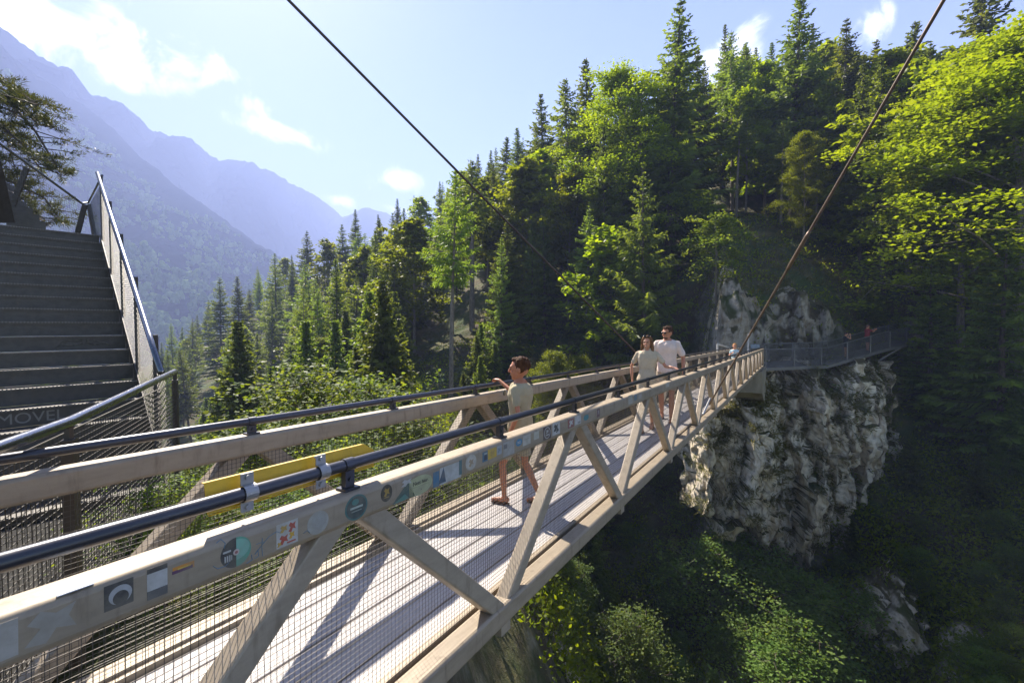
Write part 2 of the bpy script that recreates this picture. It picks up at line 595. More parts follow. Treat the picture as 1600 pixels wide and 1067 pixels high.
# ------------------------------------------------------------------ cliff at the far end of the bridge
def cliff(name, cols, nu, nv, seed, amp, m):
    """cols: list of (px, Z, ytop, ybot, depth_back): a near vertical rock face; its borders run back into the slope"""
    ca = np.array(cols, float)
    t = np.linspace(0, 1, len(cols))
    G = np.zeros((nu, nv, 3))
    for i in range(nu):
        a = i/(nu-1)
        px, Z, yt, yb = [np.interp(a, t, ca[:, k]) for k in range(4)]
        top, bot = pix(px, yt, Z), pix(px, yb, Z)
        for j in range(nv):
            b = j/(nv-1)
            p = top.lerp(bot, b)
            wob = .7*fbm(Vector((p.x*.3, p.z*.13, seed)), 3)
            x = p.x+wob
            rib = 1-abs(fbm(Vector((x*.42+seed, .3, p.z*.05)), 2))*2.2
            c1 = x*.85+.25*fbm(Vector((x*.5, p.z*.3, seed)), 2)
            col = mnoise.cell(Vector((c1, math.floor(p.z*.16+.9*mnoise.cell(Vector((c1, 3.3, seed))))+.5, 1.3)))
            edge = min(c1 % 1, 1-c1 % 1)
            crack = max(0, 1-edge*9)
            c2 = x*2.3+.3*fbm(Vector((x, p.z*.5, seed)), 2)
            col2 = mnoise.cell(Vector((c2, math.floor(p.z*.4+.9*mnoise.cell(Vector((c2, 7.3, seed))))+.5, 4.3)))
            edge2 = min(c2 % 1, 1-c2 % 1)
            ledge = fbm(Vector((x*.25, p.z*.45, seed+2)), 2)
            q2 = Vector((p.x*1.2+seed*3, p.y, p.z*.5))
            d = amp*(rib*1.3+.75*col-.45*crack+.24*col2-.16*max(0, 1-edge2*8)+.45*ledge+.16*fbm(q2*1.5, 4)-.03*p.z)
            e = min(a, 1-a)*5.0
            e2 = min(b*4.0, (1-b)*4.0)
            e += .45*fbm(Vector((p.x*.3, p.z*.35, seed+9)), 3)
            e2 += .45*fbm(Vector((p.x*.3, p.z*.3, seed+4)), 3)
            back = max(0, 1-min(e, e2))**2 * ca[:, 4].mean()
            out = Vector((-p.x*.25-.3*(1-a)*8, -p.y, 0)).normalized()
            p = p + out*(d-back)
            p.x += amp*.35*fbm(q2*1.9+Vector((7, 3, 1)), 3)
            p.z += amp*.2*fbm(q2*1.7+Vector((1, 9, 5)), 3)
            G[i, j] = p
    o = link(name, grid_mesh(name, G), m)
    o.data.polygons.foreach_set('use_smooth', [False]*len(o.data.polygons))
    tag(o, kind='structure')
    return o, G


_, CG = cliff('cliff', [(1066, 28.8, 585, 790, 3), (1092, 26.8, 580, 810, 3), (1140, 26.2, 590, 850, 3), (1180, 26.3, 575, 900, 3), (1235, 27.0, 565, 950, 3),
                        (1300, 27.4, 565, 990, 3), (1360, 28.4, 560, 980, 3), (1420, 30.5, 570, 930, 4)], 190, 190, 3.1, 1.0, M['cliff'])


def outcrop(px0, px1, z0, z1, seed, amp):
    """bare rock bulging out of the slope"""
    n, m = 90, 90
    G = np.zeros((n, m, 3))
    for i in range(n):
        for j in range(m):
            a, b = i/(n-1), j/(m-1)
            p = ground(px0+(px1-px0)*a, z0*(z1/z0)**b)
            x, y = (a-.5)*2.1, (b-.5)*2.1
            r = math.sqrt(x*x+y*y)+.45*fbm(Vector((x*1.6+seed, y*1.6, 0)), 3)
            k = 1-min(1, max(0, (r-.45)/.45))
            wob = .5*fbm(Vector((p.x*.5, p.z*.2, seed)), 2)
            rib = 1-abs(fbm(Vector((p.x*.9+seed+wob, .3, p.z*.16)), 3))*1.9
            blk = mnoise.cell(Vector((p.x*1.1+seed+wob, p.z*.5+wob, 2.2)))
            d = amp*(.8+1.0*rib+.7*blk+.14*fbm(p*1.4, 4))*k - .3*(1-k)
            out = Vector((-p.x*.01-.1, -1, .35)).normalized()
            G[i, j] = p+out*d
    o = link('rock_outcrop', grid_mesh('rock_outcrop', G), M['mossrock' if seed > 100 else 'cliff'])
    tag(o, kind='structure')


for args in ((835, 985, 16.5, 19.5, 21, .5), (1170, 1300, 19.8, 22.6, 33, .5), (345, 440, 72, 105, 55, 2.0), (930, 1060, 21, 25, 71, .6), (1350, 1450, 21, 25, 81, .7), (1310, 1400, 22.5, 26, 82, .6), (1450, 1540, 19.5, 22.5, 83, .6), (1300, 1380, 18.5, 20.5, 84, .5), (1405, 1480, 17.2, 19.2, 85, .5), (1210, 1290, 18.6, 20.2, 86, .4), (1010, 1090, 18.2, 20.2, 87, .45), (1090, 1190, 21.5, 24, 91, .45),
             (1070, 1210, 29.4, 33.0, 101, .55), (1170, 1320, 29.6, 33.6, 111, .55), (1085, 1150, 34.5, 37, 43, .4)):
    outcrop(*args)

# ------------------------------------------------------------------ far mountains


def mountain(name, sky_line, Z, base, Zb, seed, amp, npx=300, nr=120, hmax=600):
    xs = np.array([a for a, b in sky_line], float)
    ys = np.array([b for a, b in sky_line], float)
    cols = np.linspace(xs[0], xs[-1], npx)
    G = np.zeros((npx, nr+12, 3))
    for i, px in enumerate(cols):
        yt = np.interp(px, xs, ys)
        jag = fbm(Vector((px*.05, seed, 0)), 6, .7)*4.5
        Zc = min(Z, hmax*F/max(20, 509-yt))
        top = pix(px, yt-jag, Zc)
        bot = pix(px*.9+60, np.interp(px, [x for x, y in base], [y for x, y in base]), Zb*Zc/Z)
        for j in range(nr):
            b = j/(nr-1)
            p = top.lerp(bot, b)
            q = Vector((p.x, p.y*.6, p.z*.22))*(1.0/amp)
            k = min(1, b*7)*min(1, (1-b)*6+.2)
            rdg = 1-abs(fbm(q*.55+Vector((seed, 0, 0)), 5, .8))*1.6
            rdg2 = 1-abs(fbm(q*1.7+Vector((seed, 3, 0)), 4, .7))*1.5
            p.y -= amp*(rdg*.75+rdg2*.22)*k
            p.z += amp*(.16*fbm(q*1.3+Vector((0, seed, 0)), 4))*k
            p.x += amp*.25*fbm(q*.9+Vector((5, seed, 0)), 4)*k
            G[i, nr-1-j] = p
        for j in range(12):
            G[i, nr+j] = top + Vector((0, (j+1)*Zc*.02, -(j+1)*Zc*.016))
    o = link(name, grid_mesh(name, G), M['mount'])
    tag(o, kind='structure')
    return G


MG = mountain('mountain', [(-520, 60), (-250, 40), (-60, 40), (0, 72), (60, 120), (130, 165), (170, 195), (215, 240), (270, 285), (330, 330), (400, 378), (440, 402), (480, 455), (540, 520), (640, 560)],
              1000, [(-500, 600), (640, 640)], 420, 1.7, 90, hmax=480)
mountain('mountain', [(-520, 40), (-200, 10), (-60, 15), (0, 40), (40, 72), (80, 100), (112, 108), (126, 140), (150, 150), (190, 160), (215, 180), (232, 200), (255, 213), (270, 226), (300, 262), (360, 320), (420, 375), (480, 420), (600, 500)],
         1900, [(-500, 560), (640, 560)], 1100, 4.2, 130)
mountain('mountain', [(150, 190), (250, 208), (275, 212), (300, 218), (328, 243), (345, 252), (370, 250), (400, 258), (430, 272), (455, 288), (480, 298), (520, 325), (545, 345), (575, 385), (640, 440)],
         2400, [(150, 540), (640, 540)], 1700, 7.9, 150)
mountain('mountain', [(460, 370), (500, 352), (545, 335), (570, 322), (590, 326), (612, 336), (650, 352), (800, 390), (1000, 420), (1500, 440)],
         3200, [(460, 530), (1500, 530)], 2400, 12.3, 200, 160, 50)

# pale forest on the lower mountain side: far off, one mass
rng = np.random.default_rng(5)
ico = None


def icosphere(sub):
    import bmesh
    bm = bmesh.new()
    bmesh.ops.create_icosphere(bm, subdivisions=sub, radius=1)
    v = np.array([x.co[:] for x in bm.verts])
    f = np.array([[x.index for x in fc.verts] for fc in bm.faces])
    bm.free()
    return v, f


iv, if_ = icosphere(2)
vv, ff, tt = [], [], []
cnt = 0
for _ in range(60000):
    if cnt > 8500:
        break
    i = rng.integers(70, 299)
    j = int(rng.integers(0, 100))
    p = MG[i, j].copy()
    dens = 1.0 if j < 48 else .5
    if fbm(Vector(p)*.012, 3) < (-.6 if j < 40 else -.1) or rng.random() > dens:
        continue
    jit = rng.normal(0, 6, 3)
    p += jit*[1, 1, 0]
    s = rng.uniform(2.2, 4.4)
    dv = iv*(s*np.array([1, 1, rng.uniform(1.0, 1.7)]))
    ph = rng.uniform(0, 60)
    dv = dv*(1+.35*np.sin(iv[:, :1]*6+ph)*np.cos(iv[:, 1:2]*5+ph*1.3)+.2*np.sin(iv[:, 2:3]*9+ph))
    ff.append(if_+cnt*len(iv))
    vv.append(dv+p+[0, 0, s*.8])
    tt.append(np.full(len(iv), rng.random()))
    cnt += 1
me = bpy.data.meshes.new('far_forest')
me.from_pydata(np.concatenate(vv).tolist(), [], np.concatenate(ff).tolist())
me.attributes.new('tint', 'FLOAT', 'POINT').data.foreach_set('value', np.concatenate(tt).astype(np.float32))
tag(link('far_forest', me, M['farleaf']), 'pale sunlit forest on the lower slope of the hazy mountain', 'forest', kind='stuff')

# ------------------------------------------------------------------ tree prototypes


def blades(base, dirs, L, W, roll=None, rng=rng):
    """quads: elongated diamonds from base along dirs"""
    N = len(base)
    dirs = dirs/np.linalg.norm(dirs, axis=1, keepdims=True)
    rnd = rng.normal(size=(N, 3))
    side = np.cross(dirs, rnd)
    side /= np.linalg.norm(side, axis=1, keepdims=True)+1e-9
    L = np.asarray(L).reshape(-1, 1)
    W = np.asarray(W).reshape(-1, 1)
    return np.stack([base, base+dirs*L*.45+side*W, base+dirs*L, base+dirs*L*.45-side*W], 1)


def spruce_mesh(seed, H=20.0, rmax=.15, kind='spruce', low=.1, dens=1.0, fine=1.0):
    rg = np.random.default_rng(seed)
    mb = MB()
    zz = np.linspace(0, H*.985, 12)
    lean = rg.normal(0, .012, 2)
    ax = lambda z: np.array([lean[0]*z + .03*math.sin(z*.5+seed), lean[1]*z + .03*math.cos(z*.4+seed), z])
    mb.tube([ax(z) for z in zz], [max(.015, (.012*H)*(1-z/H)**.8) for z in zz], 8)
    bases, dirs, Ls, Ws, tn = [], [], [], [], []
    z = H*low
    while z < H*.985:
        t = z/H
        tt_ = max(0, (t-low)/(1-low))
        Rr = H*rmax*((1-tt_)**.92)*(.6+.4*min(1, tt_*6))
        nb = int(rg.integers(5, 8)*dens+.5)
        a0 = rg.uniform(0, 6.28)
        for k in range(nb):
            if rg.random() < .12:
                continue
            a = a0+6.283*k/nb+rg.normal(0, .2)
            Lb = max(.14, Rr*rg.uniform(.5, 1.18))
            n = max(4, int(Lb/.17*fine))
            s = np.linspace(.12, 1, n)
            droop = (.32 if kind == 'spruce' else .12)*(1-tt_*.9)
            up = .25*tt_+.05
            bz = -droop*Lb*(s**1.3)*1.0 + up*Lb*s + .12*Lb*s**3
            bx = np.cos(a)*Lb*s
            by = np.sin(a)*Lb*s
            pts = np.stack([bx, by, bz], 1)+ax(z)
            if k % 2 == 0 or Lb > 1.2:
                mb.tube([ax(z), pts[n//2], pts[-1]], [.012+.008*Lb, .01+.004*Lb, .006], 4, cap=False)
            bt = rg.uniform(.0, .7)
            for sg in (-1, 1, 0, 2):
                tang = np.array([math.cos(a), math.sin(a), -.15])
                perp = np.array([-math.sin(a), math.cos(a), 0])
                if sg == 2:
                    dd = np.tile([0, 0, -1.0], (n, 1))*1.0 + tang*.5
                    ln = rg.uniform(.25, .6, n)*(1.15 if kind != 'spruce' else .85)*min(1, Lb/1.6)
                elif sg == 0:
                    dd = np.tile(tang, (n, 1))+np.array([0, 0, .25])
                    ln = rg.uniform(.25, .5, n)*min(1, .25+Lb/1.6)
                else:
                    dd = tang*.8+perp*sg*rg.uniform(.5, 1.1, (n, 1))+np.array([0, 0, -.28])
                    ln = (Lb*.42)*(1-s*.72)*rg.uniform(.6, 1.2, n)+.14*min(1, Lb)
                dd = dd+rg.normal(0, .16, (n, 3))
                bases.append(pts+rg.normal(0, .03, (n, 3)))
                dirs.append(dd)
                Ls.append(ln)
                Ws.append(np.full(n, (.075 if kind == 'spruce' else .06))*rg.uniform(.7, 1.3, n)+.02*ln)
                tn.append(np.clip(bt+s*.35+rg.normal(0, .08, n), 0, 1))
        z += H*(.012+.016*(1-t))*rg.uniform(.7, 1.5)/dens
    B = np.concatenate(bases)
    Q = blades(B, np.concatenate(dirs), np.concatenate(Ls), np.concatenate(Ws), rng=rg)
    return mb.mesh(kind+'_trunk'), quads_mesh(kind+'_crown', Q, np.concatenate(tn))


def limb_tree(seed, H, trunk_r, crown_lo, spread, nlimb, nclus, nleaf, leaf, layer=.45, clus=.9, kind='beech', lean=(0, 0)):
    """broadleaf tree: bent trunk, limbs, flat sprays of leaves with gaps between"""
    rg = np.random.default_rng(seed)
    mb = MB()
    pts = []
    bx = rg.normal(0, .25, 2)
    for t in np.linspace(0, 1, 9):
        pts.append(np.array([lean[0]*H*t+bx[0]*math.sin(t*4)*H*.03, lean[1]*H*t+bx[1]*math.sin(t*3+1)*H*.03, H*.93*t]))
    mb.tube(pts, [max(.012, trunk_r*(1-.93*t)) for t in np.linspace(0, 1, 9)], 8)
    pa = np.array(pts)
    tips, tips_d = [], []
    for k in range(nlimb):
        t = crown_lo+(1-crown_lo)*(k+rg.random())/nlimb
        base = np.array([np.interp(t, np.linspace(0, 1, 9), pa[:, c]) for c in range(3)])
        a = k*2.4+rg.normal(0, .4)
        tt_ = (t-crown_lo)/(1-crown_lo)
        prof = math.sin(math.pi*min(1, .22+.78*tt_)**.8)*.9+.18
        Lb = spread*prof*rg.uniform(.65, 1.15)
        d = np.array([math.cos(a), math.sin(a), .35+.7*tt_])
        e = base+d/np.linalg.norm(d)*Lb
        mid = (base+e)/2+np.array([0, 0, .08*Lb])+rg.normal(0, .04*Lb, 3)
        mb.tube([base, mid, e], [max(.012, trunk_r*.4*(1-.7*t)), max(.01, trunk_r*.22*(1-.7*t)), .008], 5, cap=False)
        for q in range(max(2, nclus//nlimb)):
            s = rg.uniform(.3, 1.05)
            c = base*(1-s)+e*s if s > .5 else (base*(1-2*s)+mid*2*s)
            off = rg.normal(0, .16*Lb+.15, 3)*np.array([1, 1, .6])
            c2 = c+off
            if q % 2 == 0:
                mb.tube([c, c2], [.012, .005], 3, cap=False)
            tips.append(c2)
            tips_d.append(off+d*.4)
    tips = np.array(tips)
    n = len(tips)
    m = nleaf
    cs = clus*rg.uniform(.55, 1.25, (n, 1, 1))
    loc = rg.normal(0, 1, (n, m, 3))*cs*np.array([.5, .5, layer*.5])
    loc[:, :, 2] -= .18*(loc[:, :, 0]**2+loc[:, :, 1]**2)/clus
    pos = (tips[:, None, :]+loc).reshape(-1, 3)
    nr = np.array([0, 0, 1.0])+rg.normal(0, .42, (n*m, 3))
    nr /= np.linalg.norm(nr, axis=1, keepdims=True)
    a = rg.normal(size=(n*m, 3))
    a = np.cross(nr, a)
    a /= np.linalg.norm(a, axis=1, keepdims=True)
    b = np.cross(nr, a)
    L = (leaf*rg.uniform(.65, 1.3, n*m))[:, None]
    Q = np.stack([pos-a*L*.5, pos+b*L*.32-a*L*.05, pos+a*L*.5, pos-b*L*.32-a*L*.05], 1)
    tn = np.clip(np.repeat(rg.uniform(.05, .85, n), m)+rg.normal(0, .12, n*m), 0, 1)
    return mb.mesh(kind+'_trunk'), quads_mesh(kind+'_crown', Q, tn)


PROTO = {}
PROTO['spruce'] = [spruce_mesh(11, 20, .17), spruce_mesh(12, 20, .21, low=.06), spruce_mesh(13, 20, .17, low=.3), spruce_mesh(14, 20, .20, low=.18), spruce_mesh(15, 20, .19, low=.1)]
PROTO['sapling'] = [spruce_mesh(31, 8, .24, low=.03, fine=1.3), spruce_mesh(32, 8, .28, low=.02, fine=1.3)]
PROTO['larch'] = [spruce_mesh(21, 20, .19, 'larch', low=.1, dens=.9), spruce_mesh(22, 20, .22, 'larch', low=.25, dens=.85)]
PROTO['bare'] = [spruce_mesh(41, 20, .16, 'larch', low=.55, dens=.8), spruce_mesh(42, 20, .15, 'spruce', low=.6, dens=.8)]
PROTO['beech'] = [limb_tree(51, 18, .22, .22, 5.2, 26, 240, 34, .55), limb_tree(52, 18, .2, .3, 4.4, 24, 220, 34, .55), limb_tree(53, 18, .22, .15, 4.8, 28, 260, 34, .52)]
PROTO['beechn'] = [limb_tree(54, 18, .22, .2, 5.2, 30, 340, 150, .18, layer=.35, clus=1.0), limb_tree(55, 18, .22, .25, 5.0, 30, 340, 150, .18, layer=.35, clus=1.0)]
PROTO['birch'] = [limb_tree(61, 5, .06, .42, 1.5, 16, 90, 60, .13, clus=.45, kind='birch', lean=(.05, 0))]
PROTO['shrub'] = [limb_tree(71, 3, .04, .08, 1.5, 22, 170, 34, .10, clus=.5, kind='shrub', layer=.6), limb_tree(72, 3, .04, .05, 1.7, 24, 190, 34, .095, clus=.5, kind='shrub', layer=.6)]
HREF = {'spruce': 20, 'sapling': 8, 'larch': 20, 'bare': 20, 'beech': 18, 'beechn': 18, 'birch': 5, 'shrub': 3}
MATK = {'spruce': 'spruce', 'sapling': 'spruce', 'larch': 'larch', 'bare': 'larch', 'beech': 'beech', 'beechn': 'beech', 'birch': 'bush', 'shrub': 'bush'}
NAMEK = {'spruce': 'spruce_tree', 'sapling': 'young_spruce', 'larch': 'larch_tree', 'bare': 'larch_tree', 'beech': 'beech_tree', 'beechn': 'beech_tree', 'birch': 'birch_tree', 'shrub': 'leafy_shrub'}
for k, lst in PROTO.items():
    for tm, cm in lst:
        tm.materials.append(M['palebark'] if k in ('beech', 'beechn', 'birch', 'bare') else M['bark'])
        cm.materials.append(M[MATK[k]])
trnd = random.Random(4)
# gaps in the stand through which the sun reaches the gorge wall, the cliff's left edge, the birch and the bridge
LIT = [pix(*q) for q in ((1200, 900, 24), (1230, 960, 22.5), (1160, 860, 25.5), (1100, 700, 26.5), (1095, 620, 26.8), (1120, 375, 33), (1010, 540, 7.8), (1040, 520, 8.7), (1147, 545, 18), (1120, 620, 12),
                             (820, 580, 4.3), (1180, 560, 24), (1130, 760, 26.3), (1250, 930, 23), (1260, 1010, 21.5), (1110, 880, 25), (950, 940, 20.5), (900, 1000, 19), (1180, 1020, 22))]


def blocks_sun(loc, h):
    for q in LIT:
        a = Vector((sdir.x, sdir.y))
        r = Vector((loc[0]-q.x, loc[1]-q.y))
        t = r.dot(a)/a.length_squared
        if t < 1:
            continue
        dist = (r-a*t).length
        z = q.z+sdir.z*t
        top = loc[2]+h
        if loc[2]-1 < z < top and dist < .5+.17*min(h, (top-z)*1.5):
            return True
    return False



def tree(kind, loc, h, label, group=None, var=None, wide=1.0):
    lst = PROTO[kind]
    tm, cm = lst[var if var is not None else trnd.randrange(len(lst))]
    o = empty(NAMEK[kind], label, {'shrub': 'shrub'}.get(kind, 'tree'), loc, group)
    s = h/HREF[kind]
    o.scale = (s*wide, s*wide, s)
    o.rotation_euler = (trnd.gauss(0, .015), trnd.gauss(0, .015), trnd.uniform(0, 6.28))
    for nm, me_ in (('stems' if kind == 'shrub' else 'trunk', tm), ('foliage' if kind == 'shrub' else 'crown', cm)):
        c = bpy.data.objects.new(nm, me_)
        COL.objects.link(c)
        c.parent = o
    return o


def tree_px(kind, px, ytop, Z, label, group=None, var=None, wide=1.0, sink=.3):
    b = ground(px, Z)
    top = pix(px, ytop, Z)
    if blocks_sun(b, top.z-b.z) and kind != 'shrub':
        print('BLOCK', label, round(top.z-b.z, 1))
    if not 1.2 < top.z-b.z < 30:
        print('HEIGHT', label, round(top.z-b.z, 1))
    return tree(kind, (b.x, b.y, b.z-sink), max(1.0, top.z-b.z+sink), label, group, var, wide)


# trees one can point to
FEATURE = [
    ('larch', 272, 503, 120, 'leftmost larch at the low end of the wooded ridge beside the stair corner post', 0, 1),
    ('larch', 301, 497, 112, 'second larch from the left at the low end of the wooded ridge', 1, 1),
    ('spruce', 347, 432, 105, 'dark spruce first to rise above the low left end of the ridge', 1, 1.2),
    ('spruce', 376, 430, 100, 'dark spruce close right of the first one at the low left end of the ridge', 0, 1.2),
    ('larch', 433, 394, 104, 'soft green larch on the skyline left of the paired dark spruces', 0, 1.2),
    ('spruce', 482, 360, 122, 'dark bushy spruce top against the hazy mountain, left of the twin spruces', 1, 1.3),
    ('larch', 476, 405, 84, 'soft pale larch standing below the dark bushy spruce on the ridge', 1, 1.1),
    ('spruce', 536, 350, 112, 'shorter left one of the twin spruces on the skyline', 3, 1.2),
    ('spruce', 556, 327, 108, 'taller right one of the twin spruces on the skyline', 0, 1),
    ('spruce', 625, 310, 100, 'slim dark spruce alone on the skyline under the white cumulus cloud', 0, 1),
    ('beech', 512, 372, 96, 'yellow green beech glowing between the bushy spruce and the twin spruces', 0, .8),
    ('beech', 590, 365, 92, 'yellow green beech on the skyline between twin spruces and slim spruce', 1, .85),
    ('beech', 660, 305, 88, 'sunlit yellow green beech right of the slim skyline spruce', 2, .85),
    ('bare', 703, 262, 31, 'thin tall larch with a long bare dark trunk in front of the ridge', 0, .9),
    ('bare', 738, 250, 52, 'brownish thin tree with a bare upper trunk crossed by the stay cable', 1, 1.4),
    ('larch', 655, 345, 74, 'wide feathery larch left of the long bare trunk', 1, 1.15),
    ('spruce', 597, 455, 62, 'mid green spruce standing in front of the shadowed hollow of the ridge', 1, 1.2),
    ('sapling', 640, 520, 40, 'low bushy spruce above the far handrail left of the boy', 0, 1.1),
    ('beechn', 505, 520, 38, 'pale sunlit broadleaf crown rising above the shrubs behind the far rail', 0, .7),
    ('spruce', 405, 520, 70, 'slender dark spruce below the ridge at the gorge edge', 0, 1.1),
    ('spruce', 790, 210, 78, 'left one of the ragged dark spruces left of the tall conifer pair', 2, 1.3),
    ('spruce', 815, 197, 74, 'right one of the ragged dark spruces left of the tall conifer pair', 0, 1.2),
    ('spruce', 850, 150, 62, 'tall spruce with an open crown left of the brownish conifer', 3, 1.1),
    ('beech', 822, 250, 52, 'bright yellow green beech below the tall open spruce', 0, .85),
    ('beech', 888, 262, 48, 'bright yellow green beech with layered leaves under the brownish conifer', 1, .85),
    ('spruce', 920, 95, 58, 'tall brownish conifer with a blunt double top against the sky', 3, 1.25),
    ('beechn', 978, 105, 48, 'tall bright lime beech leaning on the left of the highest spruce', 0, 1.0),
    ('spruce', 1040, 8, 47, 'highest broad spruce in the middle of the forest skyline', 1, 1.15),
    ('spruce', 1085, 85, 52, 'spruce close right of the highest broad spruce', 3, 1.1),
    ('spruce', 1131, 42, 58, 'very thin pointed spruce in front of the white cloud', 0, .75),
    ('beech', 1165, 135, 50, 'green beech below the cloud between two tall spruces', 1, .8),
    ('spruce', 1235, 0, 48, 'tall dense spruce right of the cloud', 3, 1.2),
    ('spruce', 1312, 33, 48, 'broad spruce in the middle of the right part of the skyline', 1, 1.15),
    ('beech', 1275, 120, 46, 'green beech between the dense spruce and the broad spruce', 0, .75),
    ('spruce', 1402, 35, 50, 'ragged spruce top just left of the long diagonal rod', 2, 1.3),
    ('beech', 1385, 75, 42, 'bright green beech crown left of the long diagonal rod', 2, .8),
    ('beechn', 1500, 75, 33, 'large bright green beech right of the long diagonal rod', 0, .9),
    ('beechn', 1575, 25, 29, 'largest bright beech at the right border', 1, 1.25),
    ('spruce', 1520, -40, 44, 'dark conifer top above the bright beeches at the upper right corner', 3, 1.3),
    ('beechn', 1255, 205, 40, 'small bluish green broadleaf tree above the grassy knoll', 0, .8),
    ('spruce', 790, 345, 42, 'dense spruce with drooping boughs right of the long bare trunk', 1, 1.25),
    ('larch', 1005, 255, 36, 'feathery larch below the bright lime beech', 1, .9),
    ('sapling', 970, 440, 44, 'small yellowish spruce above the couple on the slope', 1, 1.2),
    ('sapling', 1045, 385, 44, 'young spruce at the left foot of the grassy knoll', 0, 1),
    ('spruce', 1452, 395, 30, 'dark spruce standing beyond the end of the walkway', 1, 1.15),
    ('spruce', 1410, 480, 31.5, 'dark bare stemmed spruce in the shade right of the cliff', 2, 1),
    ('spruce', 1560, 330, 27, 'shaded spruce at the right border below the bright beeches', 1, 1.2),
    ('beechn', 862, 540, 32, 'bright round broadleaf top right of the boy behind the far rail', 0, .75),
    ('beechn', 905, 548, 34, 'bright broadleaf top between the boy and the woman behind the far rail', 1, .75),
    ('spruce', 1065, 70, 56, 'spruce with a thin tip just left of the white cloud', 4, 1),
    ('spruce', 1192, 70, 58, 'slim spruce between the white cloud and the tall dense spruce', 0, 1),
    ('spruce', 1268, 75, 55, 'slim spruce right behind the tall dense spruce', 2, 1),
    ('spruce', 1352, 70, 50, 'spruce between the broad one and the ragged one', 4, 1.1),
    ('spruce', 1440, 75, 44, 'spruce crossed by the upper part of the diagonal rod', 1, 1.1),
    ('bare', 895, 120, 54, 'thin conifer with a bare lower trunk left of the brownish one', 1, 1.1),
    ('spruce', 760, 255, 66, 'conifer just right of the brownish thin tree on the skyline', 4, 1.1),
    ('bare', 1000, 130, 46, 'slender larch with a bare trunk right of the lime beech', 0, 1),
    ('spruce', 945, 200, 44, 'full green spruce in front of the brownish conifer', 1, 1),
    ('bare', 1150, 160, 47, 'tree with a long bare trunk at the back of the grassy knoll', 1, 1.1),
    ('bare', 1220, 190, 45, 'second tree with a long bare trunk at the back of the knoll', 0, 1.1),
    ('bare', 1585, 180, 31, 'pale thin trunked tree at the right border', 1, 1),
    ('birch', 1120, 338, 33, 'small pale birch sapling alone on top of the grassy knoll', 0, 1.15),
]
for (k, px, yt, Z, lab, var, wide) in FEATURE:
    tree_px(k, px, yt, Z, lab, var=var, wide=wide)

# the rest of the forest, by stand
STANDS = [
    (60, 262, 75, 160, 26, ('spruce', 'larch', 'beech'), (8, 13), 'on the valley side beyond the staircase'),  # px range, Z range, count, kinds, height range, phrase
    (255, 470, 70, 150, 34, ('spruce', 'spruce', 'larch', 'larch', 'spruce', 'beech'), (11, 17), 'on the low left part of the ridge'),
    (470, 700, 46, 118, 66, ('spruce', 'larch', 'spruce', 'bare', 'larch', 'spruce', 'beech'), (11, 17), 'on the sunny middle part of the ridge'),
    (700, 960, 38, 92, 62, ('spruce', 'bare', 'larch', 'spruce', 'spruce', 'beech', 'bare'), (11, 18), 'on the slope left of the tall conifers'),
    (960, 1330, 46, 88, 58, ('spruce', 'bare', 'spruce', 'spruce', 'beech'), (15, 22), 'in the dark forest behind the grassy knoll'),
    (1330, 1800, 30, 72, 52, ('spruce', 'spruce', 'beech'), (13, 21), 'in the deep shade of the forest at the right'),
]
WORD = {'bare': 'thin bare trunked larch', 'spruce': 'dark green spruce', 'beech': 'light green beech', 'larch': 'soft green larch', 'sapling': 'young low spruce', 'shrub': 'leafy green shrub'}
CATP = {'bare': 'bare trunked larches', 'spruce': 'spruces', 'beech': 'beeches', 'larch': 'larches', 'sapling': 'young spruces', 'shrub': 'shrubs'}
for (a, b, z0, z1, n, kinds, hr, phrase) in STANDS:
    for i in range(n):
        px = trnd.uniform(a, b)
        Z = z0*(z1/z0)**trnd.random()
        if 1060 < px < 1340 and Z < 50:
            Z = trnd.uniform(50, 88)
        k = kinds[i % len(kinds)]
        g = ground(px, Z)
        h = trnd.uniform(*hr)
        if blocks_sun(g, h):
            continue
        tree(k, (g.x, g.y, g.z-.3), h, '%s %s' % (WORD[k], phrase), '%s %s' % (CATP[k], phrase), wide=trnd.uniform(.7, 1.05))
YOUNG = [(700, 960, 24, 38, 26, 'sapling', (3, 6.5), 'on the steep bank behind the boy and the couple'),
         (1330, 1750, 25, 40, 20, 'sapling', (3, 6), 'on the shaded bank right of the cliff'),
         (320, 660, 26, 66, 60, 'sapling', (5, 11), 'on the gorge slope below the ridge')]
for (a, b, z0, z1, n, k, hr, phrase) in YOUNG:
    for i in range(n):
        px = trnd.uniform(a, b)
        Z = trnd.uniform(z0, z1)
        g = ground(px, Z)
        h = trnd.uniform(*hr)
        if blocks_sun(g, h):
            continue
        tree(k, (g.x, g.y, g.z-.2), h, '%s %s' % (WORD[k], phrase), '%s %s' % (CATP[k], phrase))
